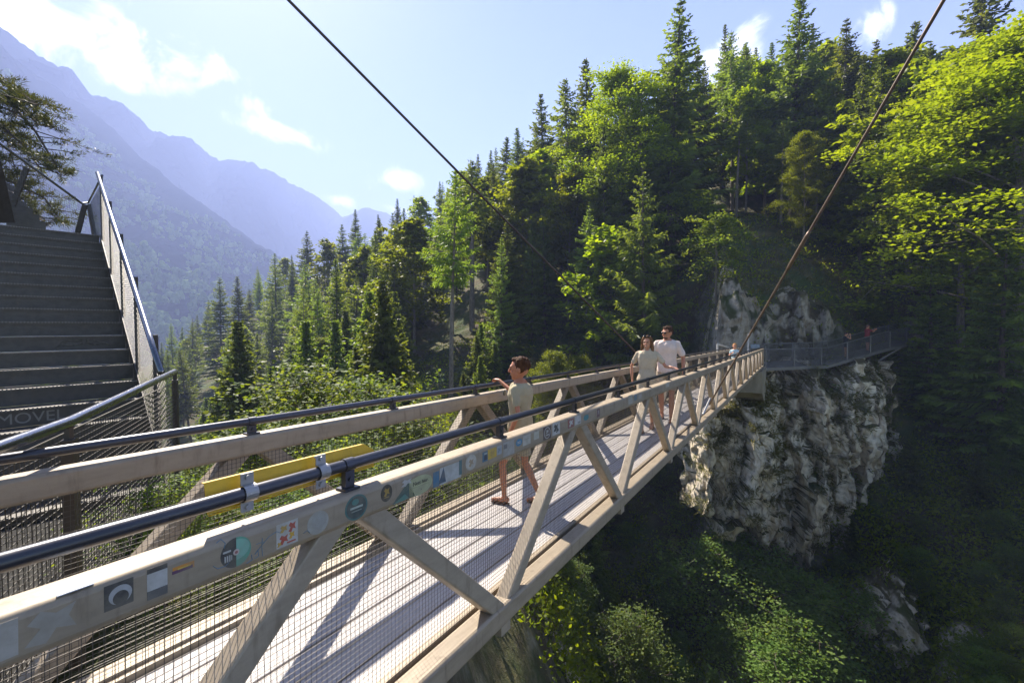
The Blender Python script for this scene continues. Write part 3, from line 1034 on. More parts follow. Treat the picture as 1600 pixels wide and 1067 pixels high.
# shrubs: near ones behind the far rail, others on the bank
for (px, yt, Z, lab, wide) in [
    (480, 585, 9.5, 'tall sunlit leafy shrub behind the far handrail', 1.0), (575, 600, 10.5, 'leafy shrub right of the tall one behind the far handrail', 1.0),
    (395, 655, 7.5, 'low leafy shrub behind the first far rail bracket', 1.0), (650, 650, 8.5, 'leafy shrub seen between far diagonals left of the boy', 1.0),
    (300, 720, 5.6, 'small shrub at the foot of the dark corner post', .9), (250, 770, 5.0, 'low shrub seen through the near wire mesh at the left', .9),
    (540, 690, 7.0, 'shrub filling the gap under the far chord behind the yellow plate', 1.0), (430, 760, 5.4, 'low shrub seen under the yellow plate', 1.1),
    (700, 700, 13, 'shrub below the far chord left of the boy', .6),     (1195, 880, 24, 'sunlit shrub hanging on the gorge wall under the cliff', 1.2), (1240, 960, 21.5, 'bright lime shrub low on the gorge wall', 1.3),
    (1140, 830, 26, 'green shrub at the foot of the cliff', 1.1), (1260, 905, 23.5, 'bright shrub right below the low point of the cliff', 1.2), (1165, 960, 23, 'bright spreading shrub in the middle of the gorge wall', 1.4),
    (1230, 1010, 20.5, 'lime shrub at the bottom border under the cliff', 1.4), (1110, 850, 25.6, 'sunlit shrub in the gully left of the cliff foot', 1.2),
    (985, 960, 21.0, 'green shrub under the middle of the bridge', 1.0), (1290, 560, 29.6, 'dark shrub hanging under the walkway', 1.0),
    (260, 900, 3.4, 'shrub close behind the far bottom beam at the left', .9), (340, 880, 3.7, 'bright leaves behind the far bottom beam under the half green sticker', .9), (430, 850, 4.4, 'low leaves behind the far bottom beam left of the first long diagonal', .9),
    (360, 830, 4.6, 'leafy shrub seen low through the mesh left of the first diagonal', 1.0), (600, 760, 8.0, 'shrub visible through the far mesh near the deck edge', 1.0)]:
    tree_px('shrub', px, yt, Z, lab, wide=wide, sink=.1)
for i in range(46):
    px = trnd.uniform(700, 1080)
    Z = trnd.uniform(20, 36)
    g = ground(px, Z)
    h = trnd.uniform(1.2, 3.0)
    if blocks_sun(g, h):
        continue
    tree('shrub', (g.x, g.y, g.z-.2), h, 'leafy green shrub on the bank below the forest', 'shrubs on the bank below the forest')
for i in range(75):
    px = trnd.uniform(1000, 1620)
    Z = trnd.uniform(16.5, 28)
    g = ground(px, Z)
    tree('shrub', (g.x, g.y, g.z-.2), trnd.uniform(.8, 2.0), 'dark shrub on the wall of the gorge below the bridge', 'shrubs on the wall of the gorge')

# grass tufts and low ground cover
B_, D_, L_, W_, T_ = [], [], [], [], []
grg = np.random.default_rng(77)
for _ in range(4200):
    px = grg.uniform(700, 1750)
    Z = grg.uniform(16, 46)
    g = np.array(ground(px, Z))
    n = 16
    sl_ = np.array([0, -.55, .25])
    B_.append(g+grg.normal(0, .28, (n, 3))*[1, 1, .25])
    D_.append(np.array([0, -.4, .5])+grg.normal(0, .45, (n, 3)))
    L_.append(grg.uniform(.2, .6, n))
    W_.append(np.full(n, .022))
    T_.append(np.clip(np.full(n, grg.random())+grg.normal(0, .1, n), 0, 1))
for _ in range(2300):
    i, j = grg.integers(5, 185), grg.integers(3, 188)
    p = CG[i, j]
    e1 = CG[i, j+1]-CG[i, j-1]
    e2 = CG[i+1, j]-CG[i-1, j]
    nrm = np.cross(e1, e2)
    nrm /= np.linalg.norm(nrm)
    if nrm[1] > 0:
        nrm = -nrm
    if nrm[2] < .34 and grg.random() < .97:
        continue
    for q in range(3):
        n = 14
        B_.append(p+grg.normal(0, .2, (n, 3))*[1, .4, .3])
        D_.append(np.array([0, -.5, .05])+grg.normal(0, .4, (n, 3)))
        L_.append(grg.uniform(.2, .55, n))
        W_.append(np.full(n, .018))
        T_.append(np.clip(np.full(n, grg.random())+grg.normal(0, .1, n), 0, 1))
gq = blades(np.concatenate(B_), np.concatenate(D_), np.concatenate(L_), np.concatenate(W_), rng=grg)
tag(link('grass', quads_mesh('grass', gq, np.concatenate(T_)), M['grass']), 'tufts of brown green grass on the banks and rock ledges', 'grass', kind='stuff')
B_, T_ = [], []
for _ in range(6500):
    px = grg.uniform(240, 1750) if _ % 2 else grg.uniform(750, 1600)
    Z = (grg.uniform(14, 48) if _ % 2 else grg.uniform(16, 29)) if px > 640 else grg.uniform(6, 60)
    g = np.array(ground(px, Z))
    n = 22
    B_.append(g+np.array([0, 0, .2])+grg.normal(0, .42, (n, 3))*[1, 1, .45])
    T_.append(np.clip(np.full(n, grg.random()*.8)+grg.normal(0, .12, n), 0, 1))
B_ = np.concatenate(B_)
dd = np.array([0, -.3, .35])+grg.normal(0, .7, B_.shape)
uq = blades(B_, dd, grg.uniform(.10, .30, len(B_)), grg.uniform(.03, .085, len(B_)), rng=grg)
tag(link('undergrowth', quads_mesh('undergrowth', uq, np.concatenate(T_)), M['beech']), 'low leafy plants covering the steep banks', 'undergrowth', kind='stuff')

# ------------------------------------------------------------------ the footbridge (local axes: u along, v to its far side, h up; eye level is h = 0)
TH = math.atan(438/F)
d_ = Vector((math.sin(TH), math.cos(TH), .0063*math.cos(TH))).normalized()      # camera axes: right, forward, up
n_ = Vector((-math.cos(TH), math.sin(TH), 0))
w_ = d_.cross(n_).normalized()


def c2w(v):
    x, z, yu = v
    return Vector((x, z*math.cos(PITCH)+yu*math.sin(PITCH), -z*math.sin(PITCH)+yu*math.cos(PITCH)))


BD, BN, BW = c2w(d_), c2w(n_), c2w(w_)
BMAT = Matrix((BD, BN, BW)).transposed()


def bp(u, v, h):
    return BMAT @ Vector((u, v, h))


bridge = empty('footbridge', 'steel truss footbridge with pale sticker covered beams crossing the gorge', 'footbridge')
bridge.matrix_world = BMAT.to_4x4()
U0, U1, LP = -2.2, 30.6, 2.17
DECK = -1.56
VN0, VN1 = 1.42, 1.54
VF0, VF1 = 2.614, 2.734


def beam(name, u0, u1, v0, v1, h0, h1, m, r=.016):
    mb = MB()
    n = 1
    # profile in (side, up): side = up x d = v axis
    mb.prism([((v0+v1)/2*0+a, b) for a, b in rrect(v1-v0, h1-h0, r)], (u0, (v0+v1)/2, (h0+h1)/2), (u1, (v0+v1)/2, (h0+h1)/2))
    return mb.build(name, m, bridge, auto=35)


near_chord = beam('top_chord', U0, U1, VN0, VN1, -.700, -.583, M['chord'], .020)
far_chord = beam('top_chord', U0, U1, VF0, VF1, -.655, -.545, M['chord'], .016)
beam('bottom_chord', U0, U1, VN0, VN1, -1.662, -1.545, M['chord'], .016)
beam('bottom_chord', U0, U1, VF0, VF1, -1.622, -1.515, M['chord'], .016)


def diagonals(uL, step, v0, v1, ht, hb):
    k = -2
    while True:
        ul = uL+step*k
        if ul > U1+.5:
            break
        for s in (-1, 1):
            ut = ul+s*step/2
            if min(ul, ut) < U0 or max(ul, ut) > U1:
                continue
            mb = MB()
            o = .004*s
            g = .045
            mb.prism(rrect(v1-v0, .088, .010, 2), (ut-s*g, (v0+v1)/2+o, ht+.03), (ul+s*g, (v0+v1)/2+o, hb-.03), up=(1, 0, 0) if False else (0, 0, 1))
            mb.build('diagonal', M['diag'], bridge, auto=35)
        k += 1


diagonals(2.261, LP, 1.436, 1.526, -.69, -1.555)
diagonals(1.455+1.095, 2.19, 2.628, 2.720, -.645, -1.525)
# end posts
for v0, v1, h0, h1 in ((VN0+.01, VN1-.01, -1.55, -.69), (VF0+.01, VF1-.01, -1.52, -.65)):
    mb = MB()
    mb.bb((U1-.13, v0, h0), (U1-.01, v1, h1))
    mb.build('end_post', M['chord'], bridge)
# deck: boards along the bridge
mb = MB()
nb = 6
vd0, vd1 = 1.60, 2.575
bw = (vd1-vd0)/nb
for i in range(nb):
    for (ua, ub) in ((U0, 5.6), (5.604, 13.4), (13.404, 21.5), (21.504, U1)):
        mb.bb((ua, vd0+i*bw+.008, DECK-.035+.001*(i % 2)), (ub, vd0+(i+1)*bw-.008, DECK+.001*(i % 2)))
mb.build('deck', M['deck'], bridge)
for (v0, v1, h) in ((1.556, 1.594, DECK+.022), (2.581, 2.608, DECK+.03)):
    mb = MB()
    mb.bb((U0, v0, DECK-.06), (U1, v1, h))
    mb.build('edge_strip', M['chord'], bridge)
for k in range(-2, 14):
    u = 2.261+LP*k
    if u < U0 or u > U1:
        continue
    mb = MB()
    mb.bb((u-.05, VN0+.02, -1.60-.13), (u+.05, VF1-.02, DECK-.04))
    mb.build('cross_beam', M['diag'], bridge)
# wire mesh on the inner side of both trusses


def wires(u0, u1, v, h0, h1, step, r):
    mb = MB()
    u = u0
    while u < u1:
        mb.bb((u-r, v-r, h0), (u+r, v+r, h1))
        u += step
    h = h0
    while h < h1:
        mb.bb((u0, v-3*r, h-r), (u1, v-r, h+r))
        h += step
    return mb


wires(U0, U1, 1.551, -1.548, -.688, .0225, .0008).build('wire_mesh', M['wire'], bridge)
wires(U0, U1, 2.606, -1.53, -.648, .0225, .0009).build('wire_mesh', M['wire'], bridge)
# handrails with brackets
for (v, h, n0, st, hc) in ((1.48, -.487, 1.176-LP, LP/2, -.585), (2.674, -.471, 1.455-2.19, 1.095, -.547)):
    mb = MB()
    mb.tube([(U0+i*(U1-U0)/40, v, h) for i in range(41)], .0225, 16)
    mb.build('handrail', M['rail'], bridge, smooth=True)
    u = n0
    while u < U1:
        if u > U0:
            mb = MB()
            mb.tube([(u-.022, v, h), (u+.022, v, h)], .0262, 16)
            mb.bb((u-.021, v-.013, hc+.012), (u+.021, v+.013, h-.012))
            mb.bb((u-.034, v-.03, hc-.002), (u+.034, v+.03, hc+.0115))
            mb.tube([(u, v-.013, (h+hc)/2-.006), (u, v-.019, (h+hc)/2-.006)], .0085, 8)
            mb.build('rail_bracket', M['rail'], bridge, auto=40)
        u += st

# yellow plate clamped to the near rail
plate = empty('sign_plate', 'long yellow plate clamped behind the near handrail with two silver brackets', 'sign')
plate.matrix_world = BMAT.to_4x4()
mb = MB()
mb.poly([(.69, 1.512, -.530), (1.335, 1.512, -.530), (1.345, 1.524, -.47), (1.300, 1.533, -.437), (.69, 1.533, -.437)], .004, (0, 1, -.15))
mb.bb((.69, 1.534, -.4415), (1.298, 1.552, -.4385))
mb.bb((.69, 1.505, -.534), (1.330, 1.5115, -.531))
mb.build('board', M['yellow'], plate)
for u in (.794, 1.061):
    mb = MB()
    n = 14
    pr = []
    for i in range(n+1):
        a = R(70+220*i/n)
        pr.append((math.cos(a)*.0262, math.sin(a)*.0262))
    # band round the outside of the tube with two tabs
    for i in range(n):
        (a0, b0), (a1, b1) = pr[i], pr[i+1]
        mb.poly([(u-.020, 1.48+a0, -.487+b0), (u-.020, 1.48+a1, -.487+b1), (u+.020, 1.48+a1, -.487+b1), (u+.020, 1.48+a0, -.487+b0)], .003, (0, a0*20, b0*20))
    mb.bb((u-.020, 1.486, -.463), (u+.020, 1.490, -.425))
    mb.bb((u-.020, 1.486, -.548), (u+.020, 1.490, -.511))
    for hh in (-.438, -.533):
        mb.tube([(u, 1.4855, hh), (u, 1.478, hh)], .0085, 8)
        mb.tube([(u, 1.49, hh), (u, 1.52, hh)], .005, 6)
    mb.build('clamp', M['galv'], plate)

# ------------------------------------------------------------------ stickers on the near top chord
CM = {}


def flat(name, col, rough=.45):
    key = (name, tuple(col))
    if key not in CM:
        c_ = tuple(x*.8+.04*y for x, y in zip(col, (1, .9, .75)))
        CM[key] = mat(name, c_, rough+.15, var=.5, vscale=28, col2=tuple(.55*x+.45*y for x, y in zip(c_, (.26, .225, .17))))
    return CM[key]


def face_uh(px, py, v=VN0):
    d = BMAT.transposed() @ pix(px, py, 1.0)
    t = v/d.y
    return (d.x*t, d.z*t)


STK = 0


def text_mesh(s, size):
    cu = bpy.data.curves.new('text', 'FONT')
    cu.body = s
    cu.size = size
    cu.align_x = 'CENTER'
    cu.align_y = 'CENTER'
    cu.extrude = .0004
    o = bpy.data.objects.new('text', cu)
    COL.objects.link(o)
    dg = bpy.context.evaluated_depsgraph_get()
    me_ = bpy.data.meshes.new_from_object(o.evaluated_get(dg))
    bpy.data.objects.remove(o)
    return me_


def sticker(px, py, w, h, layers, rot=0.0, label=None):
    """layers: (shape, cx, cy, sx, sy, colour) in sticker units (-.5...5); w, h in metres"""
    u, hh = face_uh(px, py)
    mb = MB()
    ms, idx = [], {}
    for li, (sh, cx, cy, sx, sy, col) in enumerate(layers):
        if col not in idx:
            idx[col] = len(ms)
            ms.append(flat('sticker_ink', col))
        if sh == 'r':
            pts = [(-.5, -.5), (.5, -.5), (.5, .5), (-.5, .5)]
        elif sh == 'o':
            pts = [(.5*math.cos(2*math.pi*i/28), .5*math.sin(2*math.pi*i/28)) for i in range(28)]
        elif sh == 'L':      # left half disc
            pts = [(.5*math.cos(R(90+180*i/16)), .5*math.sin(R(90+180*i/16))) for i in range(17)]
        elif sh == 'R':
            pts = [(.5*math.cos(R(-90+180*i/16)), .5*math.sin(R(-90+180*i/16))) for i in range(17)]
        elif sh == 't':
            pts = [(-.5, -.5), (.5, -.5), (.2, .5)]
        elif sh == 'q':      # oval with a straight left side
            pts = [(-.5, -.42), (-.1, -.5), (.25, -.42), (.45, -.2), (.5, .05), (.42, .3), (.2, .46), (-.1, .5), (-.5, .40)]
        elif sh == 's':      # squiggle figure
            pts = [(-.5, -.4), (-.1, -.5), (.1, -.15), (.5, -.3), (.35, .1), (.5, .45), (.1, .3), (-.2, .5), (-.45, .2), (-.2, 0)]
        c_, s_ = math.cos(rot), math.sin(rot)
        out = []
        for a, b in pts:
            x, y = (cx+a*sx)*w, (cy+b*sy)*h
            out.append((u+x*c_-y*s_, VN0, hh+x*s_+y*c_))
        mb.poly(out, .0005+.0003*li, (0, -1, 0), idx[col])
    o = mb.build('sticker', ms, near_chord)
    if label:
        o['label'] = label
    return o, u, hh


K = (.02, .02, .022)
WH = (.62, .60, .56)
DG = (.30, .28, .25)
sticker(186, 928, .058, .062, [('r', 0, 0, 1, 1, K), ('o', .05, -.02, .8, .75, (.5, .5, .5)), ('o', .06, -.14, .55, .55, K), ('r', 0, -.42, .9, .12, K)], label='black sticker with a grey arch')
sticker(246, 908, .045, .080, [('r', 0, 0, 1, 1, WH), ('r', 0, .42, 1, .16, K), ('r', 0, -.36, 1, .28, (.1, .1, .1))], label='white sticker with black bands')
sticker(287, 886, .052, .018, [('r', 0, 0, 1, 1, (.7, .28, .02)), ('r', -.05, -.25, .95, .5, (.12, .03, .10)), ('r', .02, .05, .6, .2, (.8, .5, .05))], label='small orange and purple strip sticker')
sticker(369, 862, .088, .088, [('L', 0, 0, 1, 1, K), ('R', 0, 0, 1, 1, (.10, .42, .28)), ('R', 0, .08, .9, .7, (.25, .55, .42)), ('o', 0, 0, .2, .2, (.75, .6, .55)), ('o', 0, 0, .1, .1, (.4, .1, .1)),
                               ('r', -.3, .12, .25, .06, WH), ('r', -.36, -.12, .04, .2, WH), ('r', -.29, -.12, .04, .2, WH), ('r', -.22, -.12, .04, .2, WH), ('r', -.16, -.12, .03, .16, WH)], label='round sticker, half black half mint green')
RED, YL = (.55, .05, .02), (.75, .42, .02)
sticker(449, 833, .075, .078, [('r', 0, 0, 1, 1, (.66, .62, .56)), ('s', .22, .22, .35, .42, RED), ('s', -.18, -.2, .42, .4, RED), ('s', -.18, .25, .34, .3, YL), ('s', .2, -.12, .26, .3, YL), ('r', .18, -.38, .4, .06, RED), ('s', -.38, -.34, .16, .2, YL)], label='white sticker with red and yellow figures')
sticker(497, 816, .085, .08, [('o', 0, 0, 1, 1, (.46, .44, .38)), ('o', .05, .05, .7, .7, (.42, .41, .37))], label='faded pale round sticker')
sticker(557, 792, .106, .096, [('o', 0, 0, 1, 1, (.02, .16, .15)), ('o', 0, 0, .86, .86, (.03, .06, .06)), ('o', -.05, .22, .3, .25, (.03, .25, .22)), ('r', 0, .0, .55, .08, (.55, .6, .5)), ('r', 0, -.14, .45, .04, (.3, .33, .28))], label='round teal sticker with a dark centre')
sticker(604, 770, .062, .070, [('o', 0, 0, 1, 1, (.035, .028, .02)), ('o', 0, 0, .86, .88, (.06, .045, .025)), ('s', 0, .05, .5, .5, (.45, .27, .03)), ('r', 0, -.25, .4, .06, (.4, .25, .05))], label='dark oval sticker with a gold emblem')
sticker(631, 766, .134, .084, [('t', 0, -.05, 1, .9, (.02, .09, .07)), ('t', -.1, -.35, .7, .3, (.08, .25, .2)), ('s', .12, .35, .45, .35, (.6, .58, .54))], label='dark green mountain shaped sticker')
_, u_, h_ = sticker(658, 757, .150, .088, [('q', 0, 0, 1, 1, (.52, .53, .28)), ('r', -.02, -.02, .75, .012, (.15, .15, .08)), ('s', 0, -.22, .06, .07, (.1, .1, .05))], label='pale yellow oval sticker reading Nett hier.')
tm = text_mesh('Nett hier.', .025)
to = link('lettering', tm, flat('sticker_ink', K), near_chord)
to.rotation_euler = (math.pi/2, 0, 0)
to.location = (u_-.002, VN0-.0018, h_+.014)
sticker(700, 740, .215, .080, [('r', .1, 0, .75, 1, (.60, .60, .56)), ('r', -.40, -.05, .2, .9, (.05, .18, .30)), ('t', -.2, .05, .25, .9, (.03, .08, .14)), ('r', .45, .1, .1, .9, (.03, .16, .18))], label='white and blue slanted sticker')
sticker(736, 722, .094, .080, [('o', 0, 0, 1, 1, (.62, .56, .46)), ('o', 0, 0, .86, .86, (.66, .60, .5)), ('s', 0, -.03, .45, .5, (.5, .35, .2))], label='cream round sticker with a tan figure')
sticker(758, 713, .05, .054, [('r', 0, 0, 1, 1, (.02, .16, .28)), ('r', .1, -.1, .6, .5, (.03, .05, .08)), ('r', .1, .28, .6, .16, (.5, .55, .5))], label='dark blue sticker')
sticker(769, 708, .088, .056, [('r', 0, 0, 1, 1, (.72, .45, .02)), ('s', 0, 0, .5, .5, (.6, .36, .02))], label='bright yellow sticker')
sticker(780, 703, .05, .05, [('r', 0, 0, 1, 1, (.45, .47, .48)), ('s', 0, 0, .6, .6, (.25, .3, .35))])
sticker(795, 700, .125, .085, [('r', 0, 0, 1, 1, (.44, .41, .36)), ('r', -.3, .2, .3, .3, (.2, .18, .17)), ('t', .1, -.1, .7, .6, (.50, .47, .42))])
sticker(811, 691, .077, .044, [('o', 0, 0, 1, 1, (.02, .24, .42)), ('r', 0, .1, .5, .1, WH), ('r', 0, -.1, .5, .1, WH)], label='small round blue sticker')
sticker(823, 687, .098, .062, [('r', 0, 0, 1, 1, (.60, .56, .46)), ('r', 0, .1, .7, .05, (.4, .36, .3))])
sticker(838, 680, .07, .05, [('r', 0, 0, 1, 1, (.58, .55, .44))])
sticker(855, 676, .115, .088, [('r', 0, 0, 1, 1, (.05, .015, .02)), ('o', 0, 0, .8, .9, (.6, .56, .52)), ('o', 0, 0, .66, .76, (.07, .02, .02)), ('s', 0, .1, .35, .3, WH), ('r', 0, -.16, .4, .1, WH)], label='dark maroon sticker with a pale ring')
sticker(869, 669, .12, .088, [('r', 0, 0, 1, 1, (.62, .60, .56)), ('s', -.05, .05, .6, .6, K), ('s', .15, -.2, .4, .3, K)], label='white sticker with a black scribble')
sticker(892, 661, .105, .066, [('r', 0, 0, 1, 1, (.32, .05, .05)), ('s', 0, 0, .7, .8, WH)], label='red and white sticker')
sticker(903, 656, .12, .066, [('r', 0, 0, 1, 1, WH), ('r', .2, -.3, .4, .2, DG)])
sticker(916, 652, .105, .046, [('o', 0, 0, 1, 1, (.02, .25, .28))], label='small teal round sticker')
sticker(935, 645, .07, .07, [('r', 0, 0, 1, 1, (.15, .04, .05)), ('s', 0, .1, .6, .6, (.35, .3, .3))])
sticker(985, 624, .14, .09, [('r', 0, 0, 1, 1, (.5, .47, .38))])
sticker(993, 621, .10, .06, [('r', 0, 0, 1, 1, (.12, .22, .28))])
sticker(1000, 619, .12, .05, [('r', 0, 0, 1, 1, (.5, .44, .38))])
sticker(1043, 601, .2, .06, [('r', 0, 0, 1, 1, (.55, .52, .45))])
sticker(10, 1000, .035, .08, [('r', 0, 0, 1, 1, (.5, .46, .40))])
sticker(80, 975, .085, .075, [('s', 0, 0, 1, 1, (.40, .36, .30))])
# blue pen scribbles round the half green sticker
mb = MB()
for stroke in ([(338, 848), (345, 842), (352, 848), (350, 856)], [(333, 884), (340, 888), (352, 884), (358, 878)], [(398, 872), (404, 868), (403, 858), (398, 866), (410, 850), (420, 838), (432, 830), (438, 832)],
               [(400, 850), (412, 846)], [(410, 868), (409, 852), (410, 840)], [(474, 833), (480, 828), (484, 832)], [(385, 880), (394, 874), (393, 866)]):
    mb.tube([(face_uh(x, y)[0], VN0-.0006, face_uh(x, y)[1]) for x, y in stroke], .0011, 5)
mb.build('pen_marks', flat('blue_pen', (.06, .22, .36)), near_chord)
# pale film left on the beam's top face
mb = MB()
mb.poly([(.335, VN0+.004, -.5832), (.40, VN0+.004, -.5832), (.42, VN0+.085, -.5832), (.35, VN0+.085, -.5832)], .0008, (0, 0, 1))
mb.build('sticker', flat('pale_film', (.55, .60, .66)), near_chord)

# ------------------------------------------------------------------ stay cables


def stay(name, p0, p1, r, m, label, coupling=None):
    o = MB()
    pts = [Vector(p0).lerp(Vector(p1), i/12) for i in range(13)]
    root = empty(name, label, 'cable')
    o.tube(pts, r, 10)
    o.build('strand', m, root, smooth=True)
    if coupling:
        a, b, rr, mm = coupling
        o = MB()
        q = [Vector(p0).lerp(Vector(p1), t) for t in (a, a+(b-a)*.12, b-(b-a)*.12, b)]
        o.tube(q, [r*1.05, rr, rr, r*1.05], 10)
        o.build('coupling', mm, root, smooth=True)
    return root


A2, B2 = pix(1108, 632, 9.5), pix(1475, 0, 4.3)
A1, B1 = pix(1003, 560, 9.2), pix(450, 0, 5.0)
stay('stay_rod', A2, A2+(B2-A2)*1.45, .017, M['cable2'], 'brown steel stay rod rising from the near bottom beam to the upper right', (.36, .43, .026, M['cable2']))
stay('stay_cable', A1, A1+(B1-A1)*1.45, .017, M['cable'], 'dark stay cable rising from the far truss across the sky to the upper left')
stay('anchor_rod', pix(1110, 622, 9.45), pix(1098, 648, 9.0), .02, M['galv'], 'short pale rod end fixed under the near bottom beam at the foot of the stay')

# ------------------------------------------------------------------ far end: abutment, walkway, sign
mb = MB()
a0, a1 = bp(26.6, 1.30, -1.70), bp(30.6, 1.30, -1.70)
b0, b1 = bp(26.6, 2.90, -1.70), bp(30.6, 2.90, -1.70)
lo = Vector((0, 0, -2.4))
lo2 = Vector((0, 0, -2.2))
mb.add([a0, a1, b1, b0, a0+Vector((0, 0, -1.1)), a1+lo, b1+lo, b0+Vector((0, 0, -1.1))], [(0, 1, 2, 3), (7, 6, 5, 4), (0, 4, 5, 1), (1, 5, 6, 2), (2, 6, 7, 3), (3, 7, 4, 0)])
ab = mb.build('abutment', M['concrete'])
tag(ab, 'tan concrete block carrying the far end of the bridge on the cliff', 'abutment')

M['walksteel'] = steel_mat('dull_walkway_steel', (.17, .165, .16), .5, .5, .3)
walk = empty('walkway', 'grey cliffside walkway with mesh railing leading right from the bridge', 'walkway')
wp = [(1193, 575, 27.2), (1292, 571, 28.2), (1345, 556, 28.8), (1383, 545, 29.6), (1440, 532, 31.5)]
front = [pix(*q) for q in wp]
backp = [pix(q[0]-2, q[1]-10, q[2]+1.35) for q in wp]
mb = MB()
for i in range(len(front)-1):
    a, b, c, d = front[i], front[i+1], backp[i+1], backp[i]
    t = Vector((0, 0, -.06))
    mb.add([a, b, c, d, a+t, b+t, c+t, d+t], [(0, 1, 2, 3), (7, 6, 5, 4), (0, 4, 5, 1), (1, 5, 6, 2), (2, 6, 7, 3), (3, 7, 4, 0)])
mb.build('floor', M['walksteel'], walk)
mb = MB()
for i in range(len(front)-1):
    mb.prism(rrect(.06, .20, .01), front[i]+Vector((0, -.035, -.08)), front[i+1]+Vector((0, -.035, -.08)))
mb.build('edge_beam', M['walksteel'], walk)


def along(pl, s):
    L = [0]
    for i in range(len(pl)-1):
        L.append(L[-1]+(pl[i+1]-pl[i]).length)
    s = s*L[-1]
    for i in range(len(pl)-1):
        if s <= L[i+1]+1e-9:
            return pl[i].lerp(pl[i+1], (s-L[i])/(L[i+1]-L[i]))
    return pl[-1]


UP = Vector((0, 0, 1))
M['dmesh'] = mat('dark_wire', (.09, .09, .095), .5, .6, var=.2)
for pl, nm in ((front, 'f'), (backp, 'b')):
    for s in np.linspace(0.01, 1, 8):
        p = along(pl, s)
        mb = MB()
        mb.box(p+UP*.53, .028, .028, .55)
        mb.build('post', M['walksteel'], walk)
    mb = MB()
    mb.tube([p+UP*1.1 for p in pl], .028, 8)
    mb.build('handrail', M['walksteel'], walk, smooth=True)
    mb = MB()
    for i in range(len(pl)-1):
        a, b = pl[i], pl[i+1]
        nn_ = int((b-a).length/.05)
        for k in range(nn_):
            q = a.lerp(b, k/nn_)
            mb.box(q+UP*.58, .004, .004, .48)
        for k in range(20):
            z = UP*(.1+k*.05)
            mb.prism([(-.004, -.004), (.004, -.004), (.004, .004), (-.004, .004)], a+z, b+z)
    mb.build('wire_mesh', M['dmesh'], walk)
for s in (.5, .8):
    p = along(front, s)
    mb = MB()
    mb.prism(rrect(.1, .1, .01), p+Vector((.1, 0, -.12)), p+Vector((-1.2, .6, -1.25)))
    mb.build('brace', M['walksteel'], walk)

sp = empty('sign_post', 'white post with a small blue board at the far end of the bridge', 'sign')
ps = pix(1169.5, 521, 27.5)
mb = MB()
mb.tube([ps, ps+Vector((0, 0, -1.9))], .045, 8)
mb.build('post', flat('white_paint', (.75, .74, .72)), sp)
mb = MB()
q = pix(1180, 541, 27.4)
mb.box(q, .27, .02, .12)
mb.build('board', flat('blue_board', (.16, .26, .38)), sp)
mb = MB()
mb.prism(rrect(.10, .10, .01), pix(1121, 538, 26.5), pix(1141, 543.5, 28.5))
mb.prism(rrect(.08, .08, .01), pix(1121, 538, 26.5), pix(1121, 560, 26.5))
mb.prism(rrect(.08, .08, .01), pix(1141, 543.5, 28.5), pix(1141, 575, 28.5))
tag(mb.build('guard_rail', flat('white_paint', (.7, .69, .66))), 'pale guard rail left of the blond person at the end of the bridge', 'railing')

# ------------------------------------------------------------------ staircase at the left
stairs = empty('staircase', 'dark steel staircase climbing to the left of the bridge with mesh sides', 'staircase')
HZ = 533.5-F*math.tan(PITCH)       # row of the horizon


def cs(X, Zh, h):
    """X right, Zh horizontal distance ahead, h above the eye"""
    return Vector((X, Zh, h))


E12 = cs(-4.66, 5.58, -.484)
RUN = Vector((-.226, .2175, .173))
TDIR = Vector((math.sin(R(42)), math.cos(R(42)), 0))
RDIR = Vector((RUN.x, RUN.y, 0)).normalized()
SW = 2.6
graf = None
for i in range(0, 19):
    e = E12 + RUN*(12-i)
    lft = e - TDIR*SW
    # riser plate with folded nosing, then the tread behind it
    mb = MB()
    dn = Vector((0, 0, -.165))
    mb.poly([e, lft, lft+dn, e+dn], .006, -RDIR)
    mb.build('riser', M['step'], stairs)
    mb = MB()
    g = RUN.copy()
    g.z = 0
    mb.poly([e+UP*.004-RDIR*.02, e+UP*.004+g, lft+UP*.004+g, lft+UP*.004-RDIR*.02], -.03, UP)
    # serrated grating nose, in paler steel that paints its lit edge
    for k in range(int(SW/.03)):
        c = e-TDIR*(k*.03+.01)-RDIR*.022+UP*.006
        mb.box(c, .006, .008, .010, (TDIR, RDIR, UP), 1)
    mb.prism([(-.004, -.003), (.004, -.003), (.004, .003), (-.004, .003)], e+UP*.006-RDIR*.032, lft+UP*.006-RDIR*.032, mi=1)  # thin pale strip added as the bright lit line of the nose
    mb.build('tread', [M['step'], M['nose']], stairs)
# handrail, posts and mesh on the right side
top = E12+RUN*12
bot = E12-RUN*6
rail_pts = [top+UP*1.12, E12+RUN*6+UP*1.1, E12+UP*1.1, E12-RUN*4+UP*1.08, bot+UP*1.08]
mb = MB()
mb.tube(rail_pts, .028, 14)
mb.build('handrail', M['stairrail'], stairs, smooth=True)
for t in (12, 8, 4, 0, -4):
    p = E12+RUN*t
    mb = MB()
    mb.box(p+TDIR*.05+UP*.5, .02, .035, .58, (TDIR, RDIR, UP))
    mb.build('post', M['darksteel'], stairs)


def grid_wires(p00, p10, p11, p01, nu, nv, r, skew=0.0):
    mb = MB()
    sq = [(-r, -r), (r, -r), (r, r), (-r, r)]
    P_ = lambda a, b: p00.lerp(p10, a).lerp(p01.lerp(p11, a), b)
    for i in range(nu+1):
        mb.prism(sq, P_(i/nu, 0), P_(i/nu, 1), up=(.3, .2, .93) if True else UP, cap=False)
    for j in range(nv+1):
        mb.prism(sq, P_(0, j/nv), P_(1, j/nv), cap=False)
    return mb


